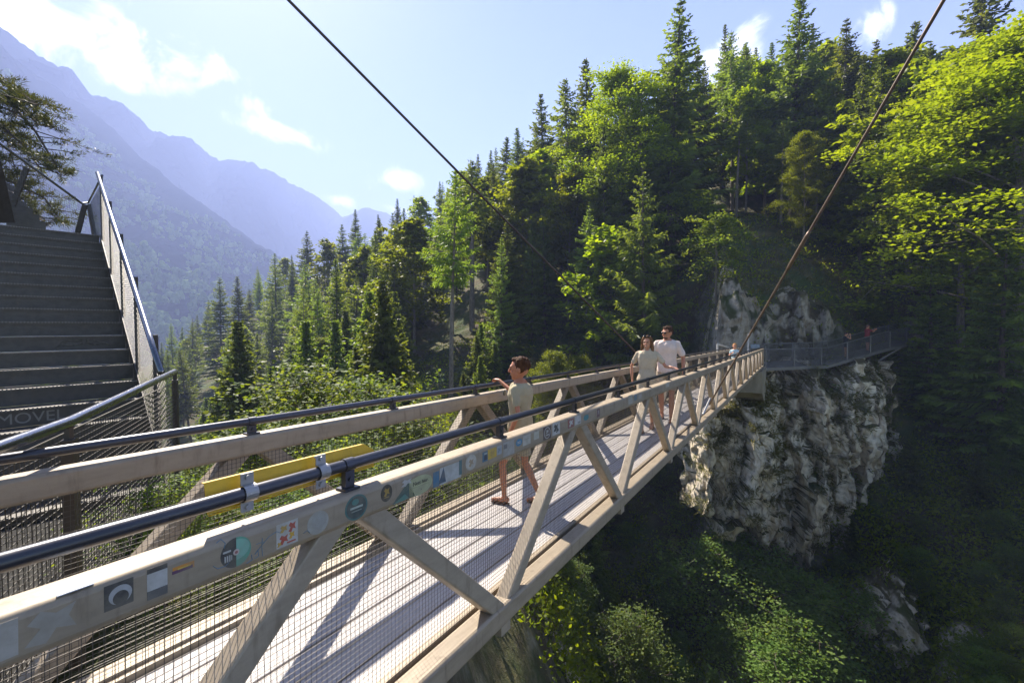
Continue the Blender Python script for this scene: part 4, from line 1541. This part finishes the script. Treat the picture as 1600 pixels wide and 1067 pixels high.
side = TDIR*.03
grid_wires(bot+side+UP*.0, top+side, top+side+UP*1.04, bot+side+UP*1.02, 100, 18, .0013).build('wire_mesh', M['wire'], stairs)
mb = MB()
mb.prism(rrect(.012, .25, .002), bot+TDIR*.012-UP*.1, top+TDIR*.012-UP*.1)
mb.build('stringer', M['darksteel'], stairs)
# graffiti
e = E12+RUN*1-RDIR*.007
mb = MB()


def on_riser(step, s, z):
    e_ = E12+RUN*(12-step)
    return e_ - TDIR*s - UP*z - RDIR*.0085


strokes = [[(.95, .14), (.84, .06), (.70, .035), (.58, .05), (.58, .085), (.70, .105), (.84, .10), (.92, .11)], [(.50, .04), (.46, .09), (.38, .10)], [(.52, .075), (.42, .07)], [(.40, .045), (.33, .07), (.22, .085), (.15, .12)], [(.40, .105), (.28, .09)]]
for st in strokes:
    mb.tube([on_riser(10, a*.62+.06, b) for a, b in st], .010, 5)
mb.build('graffiti', flat('black_paint', (.01, .01, .01)), stairs)
tm = text_mesh('MOVEL', .15)
go = link('graffiti', tm, flat('chalk_grey', (.22, .21, .2)), stairs)
e = on_riser(14, .86, .085)
go.matrix_world = Matrix((TDIR, UP, -RDIR)).transposed().to_4x4()
go.matrix_world.translation = e
m4 = Matrix((TDIR, UP, TDIR.cross(UP))).transposed().to_4x4()
m4.translation = e
go.matrix_world = m4

# landing railing at the foot of the stairs
lr = empty('platform_railing', 'dark mesh railing from the stair corner post towards the bridge', 'railing')
cA = cs(-3.33, 4.48, -.455)
cB = cs(-2.09, 2.13, -.455)
cC = cs(-1.86, 1.55, -.455)
cD = cs(-1.3, .2, -.455)
mb = MB()
mb.tube([cA, cA.lerp(cB, .5), cB, cC, cD], .026, 14)
mb.build('handrail', M['stairrail'], lr, smooth=True)
dirA = (cA-cB).normalized()
for p in (cA, cB):
    mb = MB()
    mb.box(p-UP*.63, .035, .022, .55, (dirA, dirA.cross(UP), UP))
    mb.box(p-UP*.06, .012, .012, .05)
    mb.build('post', M['darksteel'], lr)
grid_wires(cD-UP*1.1, cA-UP*1.1, cA-UP*.1, cD-UP*.1, 120, 30, .0016).build('wire_mesh', M['wire'], lr)
mb = MB()
mb.tube([cA-UP*.1, cD-UP*.1], .004, 6)
mb.tube([cA-UP*1.1, cD-UP*1.1], .004, 6)
mb.build('cable', M['wire'], lr)
pl = MB()
q = [bot+UP*-.03, bot-TDIR*SW-UP*.03, cs(-6.0, .4, -1.58), cs(-1.6, .2, -1.58), cs(-2.2, 2.1, -1.58), cs(-3.36, 4.5, -1.58)]
q = [Vector((a.x, a.y, -1.585)) for a in q]
pl.poly(q, .05, -UP)
tag(pl.build('platform', mat('dark_grating_floor', (.02, .018, .014), 1.0, 0, var=.5, vscale=30)), 'dark grating platform at the foot of the staircase', 'platform')

# railing of the upper landing
ul = empty('landing_railing', 'thin cable and mesh railing of the upper landing at the left edge', 'railing')
T0 = top
ra = pix(0, 225, 8.2)
rb = pix(128, 318, 9.6)
rc = pix(138, 317, 9.8)
rd = pix(160, 274, 8.7)
re_ = pix(-120, 140, 7.0)
mb = MB()
mb.tube([re_, ra, rb, rc], .024, 10)
mb.tube([rc, rd], .018, 8)
mb.build('handrail', M['stairrail'], ul, smooth=True)
dn = Vector((0, 0, -1))
for (x0, y0, x1, y1, z) in ((42, 262, 20, 322, 8.7), (133, 320, 121, 366, 9.6), (139, 320, 148, 372, 9.8), (157, 285, 160, 372, 8.9)):
    mb = MB()
    mb.prism(rrect(.03, .10, .005), pix(x0, y0, z), pix(x1, y1, z))
    mb.build('post', M['darksteel'], ul)
w0, w1 = pix(-120, 160, 7.05), pix(126, 322, 9.6)
v0_, v1_ = pix(-110, 250, 7.05), pix(119, 368, 9.6)
grid_wires(v0_, v1_, w1, w0, 70, 14, .0014).build('wire_mesh', M['wire'], ul)
grid_wires(pix(148, 372, 9.7), pix(160, 372, 8.9), pix(157, 290, 8.8), pix(139, 322, 9.7), 26, 26, .0018).build('wire_mesh', M['dmesh'], ul)
us = empty('upper_flight', 'small dark upper flight of steps with a side plate at the left edge', 'staircase')
mb = MB()
mb.poly([pix(-160, 60, 6.6), pix(0, 252, 7.9), pix(22, 348, 8.4), pix(-160, 350, 6.6)], .02, (0, 1, 0))
mb.build('side_plate', M['darksteel'], us)
for k in range(6):
    p0, p1 = pix(10, 352-11*k, 8.75+.3*k), pix(72-10*k, 360-10.5*k, 9.0+.3*k)
    mb = MB()
    mb.add([p0, p1, p1+UP*.165, p0+UP*.165], [(0, 1, 2, 3)])
    dv = Vector((-.12, .28, 0))
    mb.add([p0+UP*.165, p1+UP*.165, p1+UP*.165+dv, p0+UP*.165+dv], [(0, 1, 2, 3)])
    mb.build('step', M['step'], us)

# ------------------------------------------------------------------ pine reaching in at the left
pine = empty('pine_tree', 'old pine reaching its needled boughs into view above the staircase', 'tree', tuple(pix(-170, 560, 13)))
prg = np.random.default_rng(8)
pb = pine.location.copy()
mb = MB()
tr = [pix(-170, 560, 13), pix(-160, 300, 13), pix(-175, 100, 13.2), pix(-150, -100, 13.4)]
mb.tube([p-pb for p in tr], [.32, .26, .2, .1], 10)
B_, D_, T_ = [], [], []
limbs = [((-165, 200), [(-60, 140), (20, 165), (55, 205), (90, 262)], .07), ((-160, 150), [(-40, 110), (20, 150), (60, 195), (85, 200)], .06), ((-165, 260), [(-70, 200), (0, 195), (40, 230), (60, 260), (100, 275)], .06),
         ((-160, 120), [(-60, 80), (0, 125), (30, 150), (60, 165)], .06), ((-165, 320), [(-60, 260), (20, 285), (70, 310), (95, 345)], .06), ((-165, 380), [(-50, 300), (10, 300), (50, 330), (75, 352)], .05),
         ((-165, 230), [(-40, 190), (10, 215), (20, 250), (30, 290)], .045)]
for (b0_, pts, r0) in limbs:
    z = 13.0
    pl_ = [pix(b0_[0], b0_[1], z)]
    for k, q_ in enumerate(pts):
        pl_.append(pix(q_[0], q_[1], z-.25*k+prg.normal(0, .25)))
    n = len(pl_)
    mb.tube([p-pb for p in pl_], [r0*(1-.8*i/(n-1)) for i in range(n)], 6)
    for s in np.linspace(.45, 1.0, 20):
        c = along(pl_, s)
        for q_ in range(2):
            ang = prg.uniform(0, 6.28)
            off = Vector((math.cos(ang)*.5, prg.normal(0, .45), abs(math.sin(ang))*.3-.12))*prg.uniform(.5, 1.3)
            tip = c+off
            mb.tube([c-pb, (c+off*.6+UP*.03)-pb, tip-pb], [.014, .009, .005], 4, cap=False)
            for cc in np.linspace(.55, 1.05, 4):
                cen = np.array(c+off*float(cc)-pb)
                m_ = 17
                dd = prg.normal(0, 1, (m_, 3))+np.array([off.x, off.y, .5+off.z])*1.2
                B_.append(cen+prg.normal(0, .035, (m_, 3)))
                D_.append(dd)
                T_.append(np.clip(prg.uniform(.1, .8)+prg.normal(0, .1, m_), 0, 1))
mb.build('trunk', M['bark'], pine, smooth=True)
B_ = np.concatenate(B_)
pq = blades(B_, np.concatenate(D_), prg.uniform(.09, .17, len(B_)), np.full(len(B_), .009), rng=prg)
link('crown', quads_mesh('crown', pq, np.concatenate(T_)), M['pine'], pine)


# ------------------------------------------------------------------ people
def remeshed(mb, name, voxel, m, parent, smooth=4):
    me_ = mb.mesh('tmp')
    o = bpy.data.objects.new('tmp', me_)
    COL.objects.link(o)
    md = o.modifiers.new('r', 'REMESH')
    md.mode = 'VOXEL'
    md.voxel_size = voxel
    md.use_smooth_shade = True
    if smooth:
        ms = o.modifiers.new('s', 'SMOOTH')
        ms.factor = .5
        ms.iterations = smooth
    dg = bpy.context.evaluated_depsgraph_get()
    out = bpy.data.meshes.new_from_object(o.evaluated_get(dg))
    bpy.data.objects.remove(o)
    out.name = name
    ob = link(name, out, m, parent, True)
    return ob


def ruffle(o, sc, amp):
    me_ = o.data
    n = len(me_.vertices)
    c, nr = np.zeros(n*3), np.zeros(n*3)
    me_.vertices.foreach_get('co', c)
    me_.vertex_normals.foreach_get('vector', nr)
    c, nr = c.reshape(-1, 3), nr.reshape(-1, 3)
    f = np.array([mnoise.fractal(Vector(q), .8, 2, 3) for q in c*np.array(sc)])
    me_.vertices.foreach_set('co', (c+nr*(amp*f)[:, None]).ravel())
    me_.update()


def skin_mat(name, c):
    m, t, b = new_mat(name)
    o = t.n('ShaderNodeTexCoord').outputs['Object']
    n = t.noise(o, 9, 4, .6)
    m.node_tree.links.new(t.mix(t.ramp(n, .35, .7), c, (c[0]*.9, c[1]*.78, c[2]*.72)), b.inputs['Base Color'])
    b.inputs['Roughness'].default_value = .5
    b.inputs['Subsurface Weight'].default_value = .12
    b.inputs['Subsurface Scale'].default_value = .01
    return m


def cloth(name, c):
    return mat(name, c, .9, var=.08, vscale=9, bump=.35, bscale=22)


def hair_mat(name, c):
    m = mat(name, c, .75, var=.5, vscale=40, bump=.9, bscale=90, stretch=(1, 1, .35))
    m.node_tree.nodes['Principled BSDF'].inputs['Specular IOR Level'].default_value = .15
    return m


def limb(mb, pts, rads, n=12):
    """tapered limb with rounded ends"""
    P_, r_ = [], []
    pts = [Vector(p) for p in pts]
    for i in range(len(pts)-1):
        for k in range(4):
            t = k/4
            P_.append(pts[i].lerp(pts[i+1], t))
            r_.append(rads[i]*(1-t)+rads[i+1]*t)
    P_.append(pts[-1])
    r_.append(rads[-1])
    mb.tube(P_, r_, n)
    for p, r in zip(pts, rads):
        mb.ell(p, r, r, r, nu=12, nv=8)


def loft(mb, rings, n=20):
    """rings: (cx, cy, z, rx, ry)"""
    vs_, fs = [], []
    for (cx, cy, z, rx, ry) in rings:
        for k in range(n):
            a = 2*math.pi*k/n
            sx = math.copysign(abs(math.cos(a))**.8, math.cos(a))
            sy = math.copysign(abs(math.sin(a))**.8, math.sin(a))
            vs_.append((cx+rx*sx, cy+ry*sy, z))
    m_ = len(rings)
    for i in range(m_-1):
        for k in range(n):
            fs.append((i*n+k, i*n+(k+1) % n, (i+1)*n+(k+1) % n, (i+1)*n+k))
    fs.append(tuple(range(n-1, -1, -1)))
    fs.append(tuple(range((m_-1)*n, m_*n)))
    mb.add(vs_, fs)


def hand(mb, wrist, dirv, palm_n, s, curl=.5):
    """palm and five fingers; dirv = wrist to knuckles, palm_n = palm normal"""
    d = Vector(dirv).normalized()
    nrm = Vector(palm_n)
    nrm = (nrm-d*nrm.dot(d)).normalized()
    side = d.cross(nrm)
    w = Vector(wrist)
    pc = w+d*.045*s
    mb.ell(pc, .036*s, .052*s, .016*s, (side, d, nrm), 12, 8)
    for i, (off, ln) in enumerate(((-.027, .068), (-.009, .078), (.009, .074), (.026, .058))):
        b = w+d*.082*s+side*off*s
        a1 = (d+nrm*curl*.5+side*off*2).normalized()
        k = b+a1*ln*.5*s
        a2 = (d+nrm*curl*1.8).normalized()
        limb(mb, [b, k, k+a2*ln*.5*s], [.0088*s, .0082*s, .0068*s], 8)
    b = w+d*.03*s-side*.03*s
    k = b+(d*.6-side*.8+nrm*.2).normalized()*.04*s
    limb(mb, [b, k, k+(d*.9-side*.3+nrm*.4).normalized()*.032*s], [.0115*s, .0100*s, .0080*s], 8)


def person(H, root, az, label, J, skin, hair, shirt, legs, shoes, child=False, female=False, detail=1.0, head_yaw=0.0, head_pitch=0.0, sleeve=.55, short_leg=None, long_hair=False,
           glasses=None, collar=False, one_piece=False, beard=None, neck_open=False):
    """J: joints in body axes (x = own right, y = ahead, z up), metres"""
    root = Vector(root)
    po = empty('person', label, 'person', root)
    po.rotation_euler = (0, 0, -az)          # local +y looks along azimuth az
    s = H/1.75
    hs = (1.17 if child else 1.0)*s
    vox = .0062 if detail >= 1 else .012
    body = MB()
    pel, che = Vector(J.get('pelvis', (0, 0, .53*H))), Vector(J.get('chest', (0, 0, .74*H)))
    nk = Vector(J.get('neck', (0, .0, .83*H)))
    shw = (.092 if female else .098)*H if not child else .092*H
    hpw = .052*H
    dy = che.y-pel.y
    tz = lambda z: pel.y+dy*(z-pel.z)/(che.z-pel.z)
    wx = .086*H if female else .088*H

    def torso(k, z0, z1):
        R_ = [(.475*H, .085, .066), (.52*H, .095 if female else .088, .068), (.575*H, .080 if female else .083, .062), (.62*H, .071 if female else .080, .056), (.68*H, .080 if female else .087, .062),
              (.74*H, .090 if female else .099, .068), (.785*H, .080 if female else .092, .058), (.812*H, .056, .045), (.835*H, .036, .035)]
        out = []
        for z, rx, ry in R_:
            if z0-.001 <= z <= z1+.001:
                out.append((0, tz(z), z, rx*H*k+(k-1)*.0, ry*H*k))
        return out
    loft(body, torso(.94, .47*H, .84*H))
    hc = nk+Vector((0, .012*s, .105*hs))
    limb(body, [nk-UP*.02*s, hc-UP*.06*hs], [.052*s*(1.0 if not child else .8), .048*s*(.85 if child or female else 1)])
    yw = Matrix.Rotation(-head_yaw, 3, 'Z') @ Matrix.Rotation(head_pitch, 3, 'X')
    hx, hy, hz = yw @ Vector((1, 0, 0)), yw @ Vector((0, 1, 0)), yw @ Vector((0, 0, 1))
    HA = (hx, hy, hz)
    hp = lambda x, y, z: hc+hx*(x*hs)+hy*(y*hs)+hz*(z*hs)
    body.ell(hp(0, -.008, .02), .074*hs, .094*hs, .095*hs, HA, 18, 12)
    body.ell(hp(0, .02, -.04), .060*hs, .068*hs, .075*hs, HA, 16, 10)      # face and jaw
    body.ell(hp(0, .052, -.092), .026*hs, .026*hs, .02*hs, HA)             # chin
    limb(body, [hp(0, .085, .018), hp(0, .102, -.022)], [.010*hs, .0155*hs], 8)
    body.ell(hp(0, .078, .030), .055*hs, .014*hs, .012*hs, HA)
    for sg in (-1, 1):
        body.ell(hp(sg*.076, -.008, -.005), .010*hs, .022*hs, .032*hs, HA)
        body.ell(hp(sg*.036, .062, -.03), .022*hs, .02*hs, .02*hs, HA)
    body.ell(hp(0, .083, -.056), .024*hs, .009*hs, .007*hs, HA)
    aw = .031*s*(.86 if child or female else 1.05)
    shz = .775*H
    for sd, sg in (('r', 1), ('l', -1)):
        sh = Vector(J.get('sh_'+sd, (sg*shw, tz(shz), shz)))
        el, wr = Vector(J['el_'+sd]), Vector(J['wr_'+sd])
        limb(body, [sh, sh.lerp(el, .5), el, el.lerp(wr, .35), wr], [aw*1.28, aw*1.2, aw*1.02, aw*1.05, aw*.72])
        hd = Vector(J.get('hd_'+sd, tuple((wr-el).normalized())))
        hn = Vector(J.get('hn_'+sd, (-sg, .2, 0)))
        hand(body, wr, hd, hn, s*(.95 if not child else 1.0), J.get('curl_'+sd, .5))
        kn, an = Vector(J['kn_'+sd]), Vector(J['an_'+sd])
        hip = Vector((sg*hpw, pel.y, .50*H))
        lw = s*(.82 if child else .95)
        limb(body, [hip, hip.lerp(kn, .5), kn, kn.lerp(an, .32), an], [.082*lw, .068*lw, .050*lw, .052*lw, .034*lw])
        fd = Vector(J.get('ft_'+sd, (0, 1, 0))).normalized()
        limb(body, [an-UP*.035*s-fd*.03*s, an-UP*.045*s+fd*.06*s, an-UP*.055*s+fd*.15*s], [.034*s, .032*s, .024*s])
    remeshed(body, 'body', vox, skin, po, 3)
    # hair
    hb = MB()
    if long_hair:
        hb.ell(hp(0, -.022, .035), .086*hs, .098*hs, .098*hs, HA, 18, 12)
        for sg in (-1, 1):
            limb(hb, [hp(sg*.055, .035, .085), hp(sg*.080, .012, .0), hp(sg*.084, .0, -.09), hp(sg*.085, .0, -.18), hp(sg*.08, .01, -.25)], [.028*hs, .031*hs, .036*hs, .034*hs, .018*hs])
        limb(hb, [hp(0, -.06, .02), hp(0, -.07, -.09), hp(0, -.07, -.24)], [.07*hs, .068*hs, .045*hs])
    else:
        hb.ell(hp(0, -.022, .042), .081*hs, .094*hs, .088*hs, HA, 18, 12)
        hb.ell(hp(0, .034, .094), .056*hs, .042*hs, .024*hs, HA)
        for sg in (-1, 1):
            hb.ell(hp(sg*.068, -.028, .012), .014*hs, .04*hs, .05*hs, HA)
    h2 = remeshed(hb, 'hair', .006 if detail >= 1 else .01, hair, po, 2)
    ruffle(h2, (38/hs, 38/hs, 16/hs), .0085*hs)
    # cut the hair away from the face
    if not long_hair:
        for v in h2.data.vertices:
            l = v.co-hc
            y, z = l.dot(hy)/hs, l.dot(hz)/hs
            lim = .062+.35*max(0, y-.01)*.6
            if y > .03 and z < lim:
                v.co -= hy*((y-.03)*.9*hs)
    else:
        for v in h2.data.vertices:
            l = v.co-hc
            x, y, z = l.dot(hx)/hs, l.dot(hy)/hs, l.dot(hz)/hs
            if y > .025 and z < .075 and abs(x) < .062:
                v.co -= hy*((y-.025)*hs)
    # eyes, brows, mouth
    em = MB()
    for sg in (-1, 1):
        em.ell(hp(sg*.030, .0845, .008), .0125*hs, .006*hs, .0065*hs, HA, 10, 6)
        em.ell(hp(sg*.031, .086, .027), .017*hs, .005*hs, .0035*hs, HA, 10, 6)
    em.build('eyes', flat('dark_eye', (.03, .02, .015)), po, smooth=True)
    mm = MB()
    mm.ell(hp(0, .0905, -.057), .021*hs, .0045*hs, .0042*hs, HA, 10, 6)
    if female:
        mm.ell(hp(0, .0925, -.0555), .016*hs, .004*hs, .0030*hs, HA, 10, 6, 1)
    mm.build('mouth', [flat('lips', (.42, .14, .11)), flat('teeth', (.75, .72, .68))], po, smooth=True)
    if beard:
        b_ = MB()
        b_.ell(hp(0, .045, -.078), .046*hs, .042*hs, .034*hs, HA)
        remeshed(b_, 'beard', .008, beard, po, 1)
    if glasses:
        g_ = MB()
        zz_, yy = (.010, .094) if glasses == 'on' else (.115, .045)
        for sg in (-1, 1):
            g_.ell(hp(sg*.033, yy, zz_), .028*hs, .008*hs, .019*hs, HA, 12, 8)
            g_.tube([hp(sg*.060, yy-.006, zz_+.008), hp(sg*.078, yy-.095, zz_+.008-(.0 if glasses == 'on' else .03))], .004*hs, 6)
        g_.tube([hp(-.012, yy+.005, zz_+.006), hp(.012, yy+.005, zz_+.006)], .003*hs, 6)
        g_.build('sunglasses', mat('dark_glass', (.03, .025, .025), .15, var=.1), po, smooth=True)
    # top
    sb = MB()
    base_z = .49*H if not one_piece else .47*H
    tr_ = torso(1.10, .47*H, .83*H)
    tr_ = [(a, b, z if z > .5*H else base_z, rx*(1.04 if z < .6*H and not female else 1.0), ry) for a, b, z, rx, ry in tr_]
    loft(sb, tr_)
    for sd, sg in (('r', 1), ('l', -1)):
        if sleeve <= 0:
            continue
        sh = Vector(J.get('sh_'+sd, (sg*shw, tz(shz), shz)))
        el = Vector(J['el_'+sd])
        a = sh.lerp(el, sleeve)
        limb(sb, [Vector((sg*.045*H, tz(.79*H), .790*H)), sh, a], [aw*1.75, aw*1.92, aw*1.80])
        b2_ = sh.lerp(el, sleeve+.10)
        sb.tube([a, b2_], [aw*1.68, aw*1.78], 14)
    if collar:
        for sg in (-1, 1):
            sb.tube([hp(sg*.05, -.045, -.135), (nk+Vector((sg*.052*s, .035*s, .0))), nk+Vector((sg*.024*s, .082*s, -.062*s))], [.018*s, .022*s, .014*s], 8)
    sh_o = remeshed(sb, 'shirt' if not one_piece else 'jumpsuit_top', .0075 if detail >= 1 else .012, shirt, po, 7)
    ruffle(sh_o, (8, 8, 6), .013*s)       # soft folds
    # legwear
    lb = MB()
    loft(lb, [(0, pel.y, .455*H, .07*H, .062*H), (0, pel.y, .49*H, .092*H, .070*H), (0, pel.y, .53*H, .094*H, .070*H), (0, pel.y, .57*H, .086*H, .064*H)])
    for sd, sg in (('r', 1), ('l', -1)):
        kn, an = Vector(J['kn_'+sd]), Vector(J['an_'+sd])
        hip = Vector((sg*hpw, pel.y, .50*H))
        lw = s*(.82 if child else .95)
        if short_leg is not None:
            e_ = hip.lerp(kn, short_leg)
            lb.tube([hip, hip.lerp(e_, .5), e_], [.096*lw, .092*lw, .090*lw], 16)
        else:
            lb.tube([hip, kn, an+UP*.02*s], [.096*lw, .070*lw, .062*lw], 16)
    lo_ = remeshed(lb, 'shorts' if short_leg is not None else 'trousers', .0075 if detail >= 1 else .012, legs, po, 2)
    ruffle(lo_, (10, 10, 6), .006*s)
    # shoes
    for sd, sg in (('r', 1), ('l', -1)):
        an = Vector(J['an_'+sd])
        fd = Vector(J.get('ft_'+sd, (0, 1, 0))).normalized()
        sd_ = fd.cross(UP).normalized()
        up2 = sd_.cross(fd)
        f_ = MB()
        c = an-UP*.045*s+fd*.055*s
        f_.ell(c-up2*.034*s, .043*s, .128*s, .014*s, (sd_, fd, up2), 16, 8)
        f_.tube([c+fd*.075*s-sd_*.040*s-up2*.03*s, c+fd*.07*s+up2*.008*s, c+fd*.075*s+sd_*.040*s-up2*.03*s], .011*s, 8)
        f_.tube([c+fd*.02*s-sd_*.040*s-up2*.03*s, c+fd*.015*s+up2*.024*s, c+fd*.02*s+sd_*.040*s-up2*.03*s], .011*s, 8)
        f_.tube([c-fd*.06*s-sd_*.036*s-up2*.02*s, c-fd*.105*s+up2*.012*s, c-fd*.06*s+sd_*.036*s-up2*.02*s], .010*s, 8)
        f_.build('sandal', shoes, po, smooth=True)
    return po, hp


def deck_pt(u, v):
    return bp(u, v, DECK+.002)


def uv_from_px(px, Z, h=DECK):
    """bridge u, v of the deck point in column px at camera depth Z"""
    x = (px-800)/F*Z
    q = Vector((x, Z, 0))
    return q.dot(Vector((math.sin(TH), math.cos(TH), 0))), q.dot(Vector((-math.cos(TH), math.sin(TH), 0)))


# boy
H = 1.42
bu, bv = uv_from_px(812, 4.32)
broot = deck_pt(bu, bv)
Jb = {'el_r': (.30, .20, 1.0), 'wr_r': (.375, .40, 1.115), 'hd_r': (.45, .75, .05), 'hn_r': (0, 0, -1), 'curl_r': .9,
      'el_l': (-.19, -.06, .90), 'wr_l': (-.17, .03, .70), 'hn_l': (1, 0, 0),
      'kn_r': (.075, -.02, .37), 'an_r': (.08, -.17, .075), 'ft_r': (0, 1, -.12),
      'kn_l': (-.075, .15, .38), 'an_l': (-.075, .13, .075), 'ft_l': (0, 1, 0)}
boy_skin = skin_mat('tanned_skin', (.50, .21, .11))
boy, bhp = person(H, broot, R(-66), 'boy in an olive green t-shirt and tan shorts holding the far handrail', Jb, boy_skin, hair_mat('brown_hair', (.085, .036, .016)),
                  cloth('olive_cotton', (.43, .36, .225)), cloth('tan_shorts', (.40, .35, .24)), mat('brown_leather', (.11, .05, .03), .6), child=True, head_yaw=R(-12), sleeve=.62, short_leg=.78)
mb = MB()
mb.ell((-.085, .125, 1.06), .026, .010, .028, None, 14, 8)
mb.build('badge', flat('badge_black', (.035, .035, .035)), boy, smooth=True)

# woman
H = 1.68
wu, wv = uv_from_px(1010, 7.8)
wroot = deck_pt(wu, wv)
az_w = R(211.6-12)
Jw = {'el_l': (-.30, .02, 1.10), 'wr_l': (-.42, .20, 1.10), 'hd_l': (-.6, .7, -.1), 'hn_l': (0, 0, -1), 'curl_l': .7,
      'el_r': (.27, -.10, 1.08), 'wr_r': (.25, -.04, .86), 'hn_r': (-1, 0, 0),
      'kn_r': (.085, .12, .46), 'an_r': (.07, .20, .085), 'kn_l': (-.085, .04, .46), 'an_l': (-.08, -.20, .11), 'ft_l': (0, 1, -.25)}
fair = skin_mat('warm_skin', (.60, .30, .18))
beige = cloth('khaki_linen', (.56, .46, .32))
person(H, wroot, az_w, 'smiling woman in a khaki jumpsuit with long brown hair walking beside the man', Jw, fair, hair_mat('light_brown_hair', (.21, .105, .045)), beige, beige,
       mat('tan_leather', (.25, .12, .06), .6), female=True, long_hair=True, head_yaw=R(14), sleeve=.6, short_leg=.95, collar=True, one_piece=True, glasses='up')

# man
H = 1.88
mu, mv = uv_from_px(1041, 8.75)
mroot = deck_pt(mu, mv)
Jm = {'el_l': (-.29, -.03, 1.20), 'wr_l': (-.30, .10, .95), 'hn_l': (1, 0, 0), 'el_r': (.30, .0, 1.2), 'wr_r': (.27, .12, .95),
      'kn_r': (.10, .03, .52), 'an_r': (.10, -.18, .10), 'kn_l': (-.10, .12, .52), 'an_l': (-.10, .18, .085), 'ft_r': (0, 1, -.2)}
person(H, mroot, R(211.6-8), 'tall man in a pale pink t-shirt with sunglasses walking behind the woman', Jm, skin_mat('sunburnt_skin', (.55, .25, .14)), hair_mat('short_brown_hair', (.085, .04, .02)),
       cloth('pale_pink_cotton', (.78, .63, .54)), cloth('beige_shorts', (.48, .40, .30)), mat('grey_shoe', (.2, .19, .18), .7), head_yaw=R(38), head_pitch=R(-6), sleeve=.68, short_leg=.85, glasses='on',
       beard=hair_mat('stubble', (.16, .09, .06)))

# blond child near the far end
H = 1.40
ku, kv = uv_from_px(1147, 18.0)
kroot = deck_pt(ku, kv)
Jk = {'el_r': (.19, .08, .90), 'wr_r': (.10, .24, 1.0), 'el_l': (-.19, .08, .90), 'wr_l': (-.12, .24, .98), 'kn_r': (.075, .05, .38), 'an_r': (.07, -.04, .075), 'kn_l': (-.075, .06, .38), 'an_l': (-.075, .08, .075)}
person(H, kroot, R(205), 'blond child in a turquoise top and jeans near the far end of the bridge', Jk, fair, hair_mat('blond_hair', (.50, .26, .09)), cloth('pale_turquoise', (.50, .66, .68)),
       cloth('denim', (.10, .15, .26)), mat('white_shoe', (.6, .6, .6), .6), child=True, female=True, sleeve=.5, detail=.5)

# two visitors on the walkway
wk1 = along([f.lerp(b, .45) for f, b in zip(front, backp)], .43)
wk2 = along([f.lerp(b, .5) for f, b in zip(front, backp)], .56)
H = 1.66
J1 = {'el_r': (.17, .20, 1.17), 'wr_r': (.08, .22, 1.40), 'el_l': (-.17, .2, 1.17), 'wr_l': (-.08, .22, 1.40), 'kn_r': (.085, .03, .46), 'an_r': (.085, 0, .085), 'kn_l': (-.085, .03, .46), 'an_l': (-.09, .03, .085)}
person(H, wk1, R(100), 'woman in a black sleeveless top on the walkway with hands raised to her face', J1, fair, hair_mat('dark_hair', (.06, .03, .02)), cloth('black_cotton', (.025, .025, .028)), cloth('black_shorts', (.03, .03, .035)),
       mat('dark_shoe', (.05, .05, .05), .6), female=True, sleeve=0, short_leg=.5, detail=.5)
H = 1.76
J2 = {'el_r': (.20, .22, 1.24), 'wr_r': (.10, .45, 1.38), 'el_l': (-.20, .22, 1.24), 'wr_l': (-.08, .45, 1.38), 'kn_r': (.09, .03, .49), 'an_r': (.09, 0, .09), 'kn_l': (-.09, .03, .49), 'an_l': (-.1, .05, .09)}
p2, _ = person(H, wk2, R(95), 'man in a dark red shirt on the walkway holding up a phone with both hands', J2, boy_skin, hair_mat('grey_brown_hair', (.16, .10, .07)), cloth('dark_red_cotton', (.22, .025, .025)), cloth('dark_shorts', (.05, .045, .04)),
               mat('dark_shoe', (.05, .05, .05), .6), sleeve=.6, short_leg=.85, detail=.5)
ph = empty('phone', 'dark phone held up by the man in the red shirt', 'phone')
mb = MB()
hpos = Matrix.Rotation(-R(95), 3, 'Z') @ Vector((.01, .56, 1.42))
mb.prism(rrect(.012, .075, .004), Vector(wk2)+hpos-Vector((0, .075, 0)), Vector(wk2)+hpos+Vector((0, .075, 0)))
bo = mb.build('phone_case', flat('phone_black', (.02, .02, .02)), ph)

# ------------------------------------------------------------------ haze
mb = MB()
mb.bb((-2600, -60, -900), (3400, 3700, 660))
hz = mb.build('haze', None)
hm = bpy.data.materials.new('haze')
hm.use_nodes = True
nt = hm.node_tree
for nd in list(nt.nodes):
    nt.nodes.remove(nd)
pv = nt.nodes.new('ShaderNodeVolumePrincipled')
pv.inputs['Color'].default_value = (.50, .60, 1.0, 1)
pv.inputs['Density'].default_value = .00054
pv.inputs['Anisotropy'].default_value = .08
on = nt.nodes.new('ShaderNodeOutputMaterial')
nt.links.new(pv.outputs[0], on.inputs['Volume'])
hz.data.materials.append(hm)
tag(hz, kind='stuff')
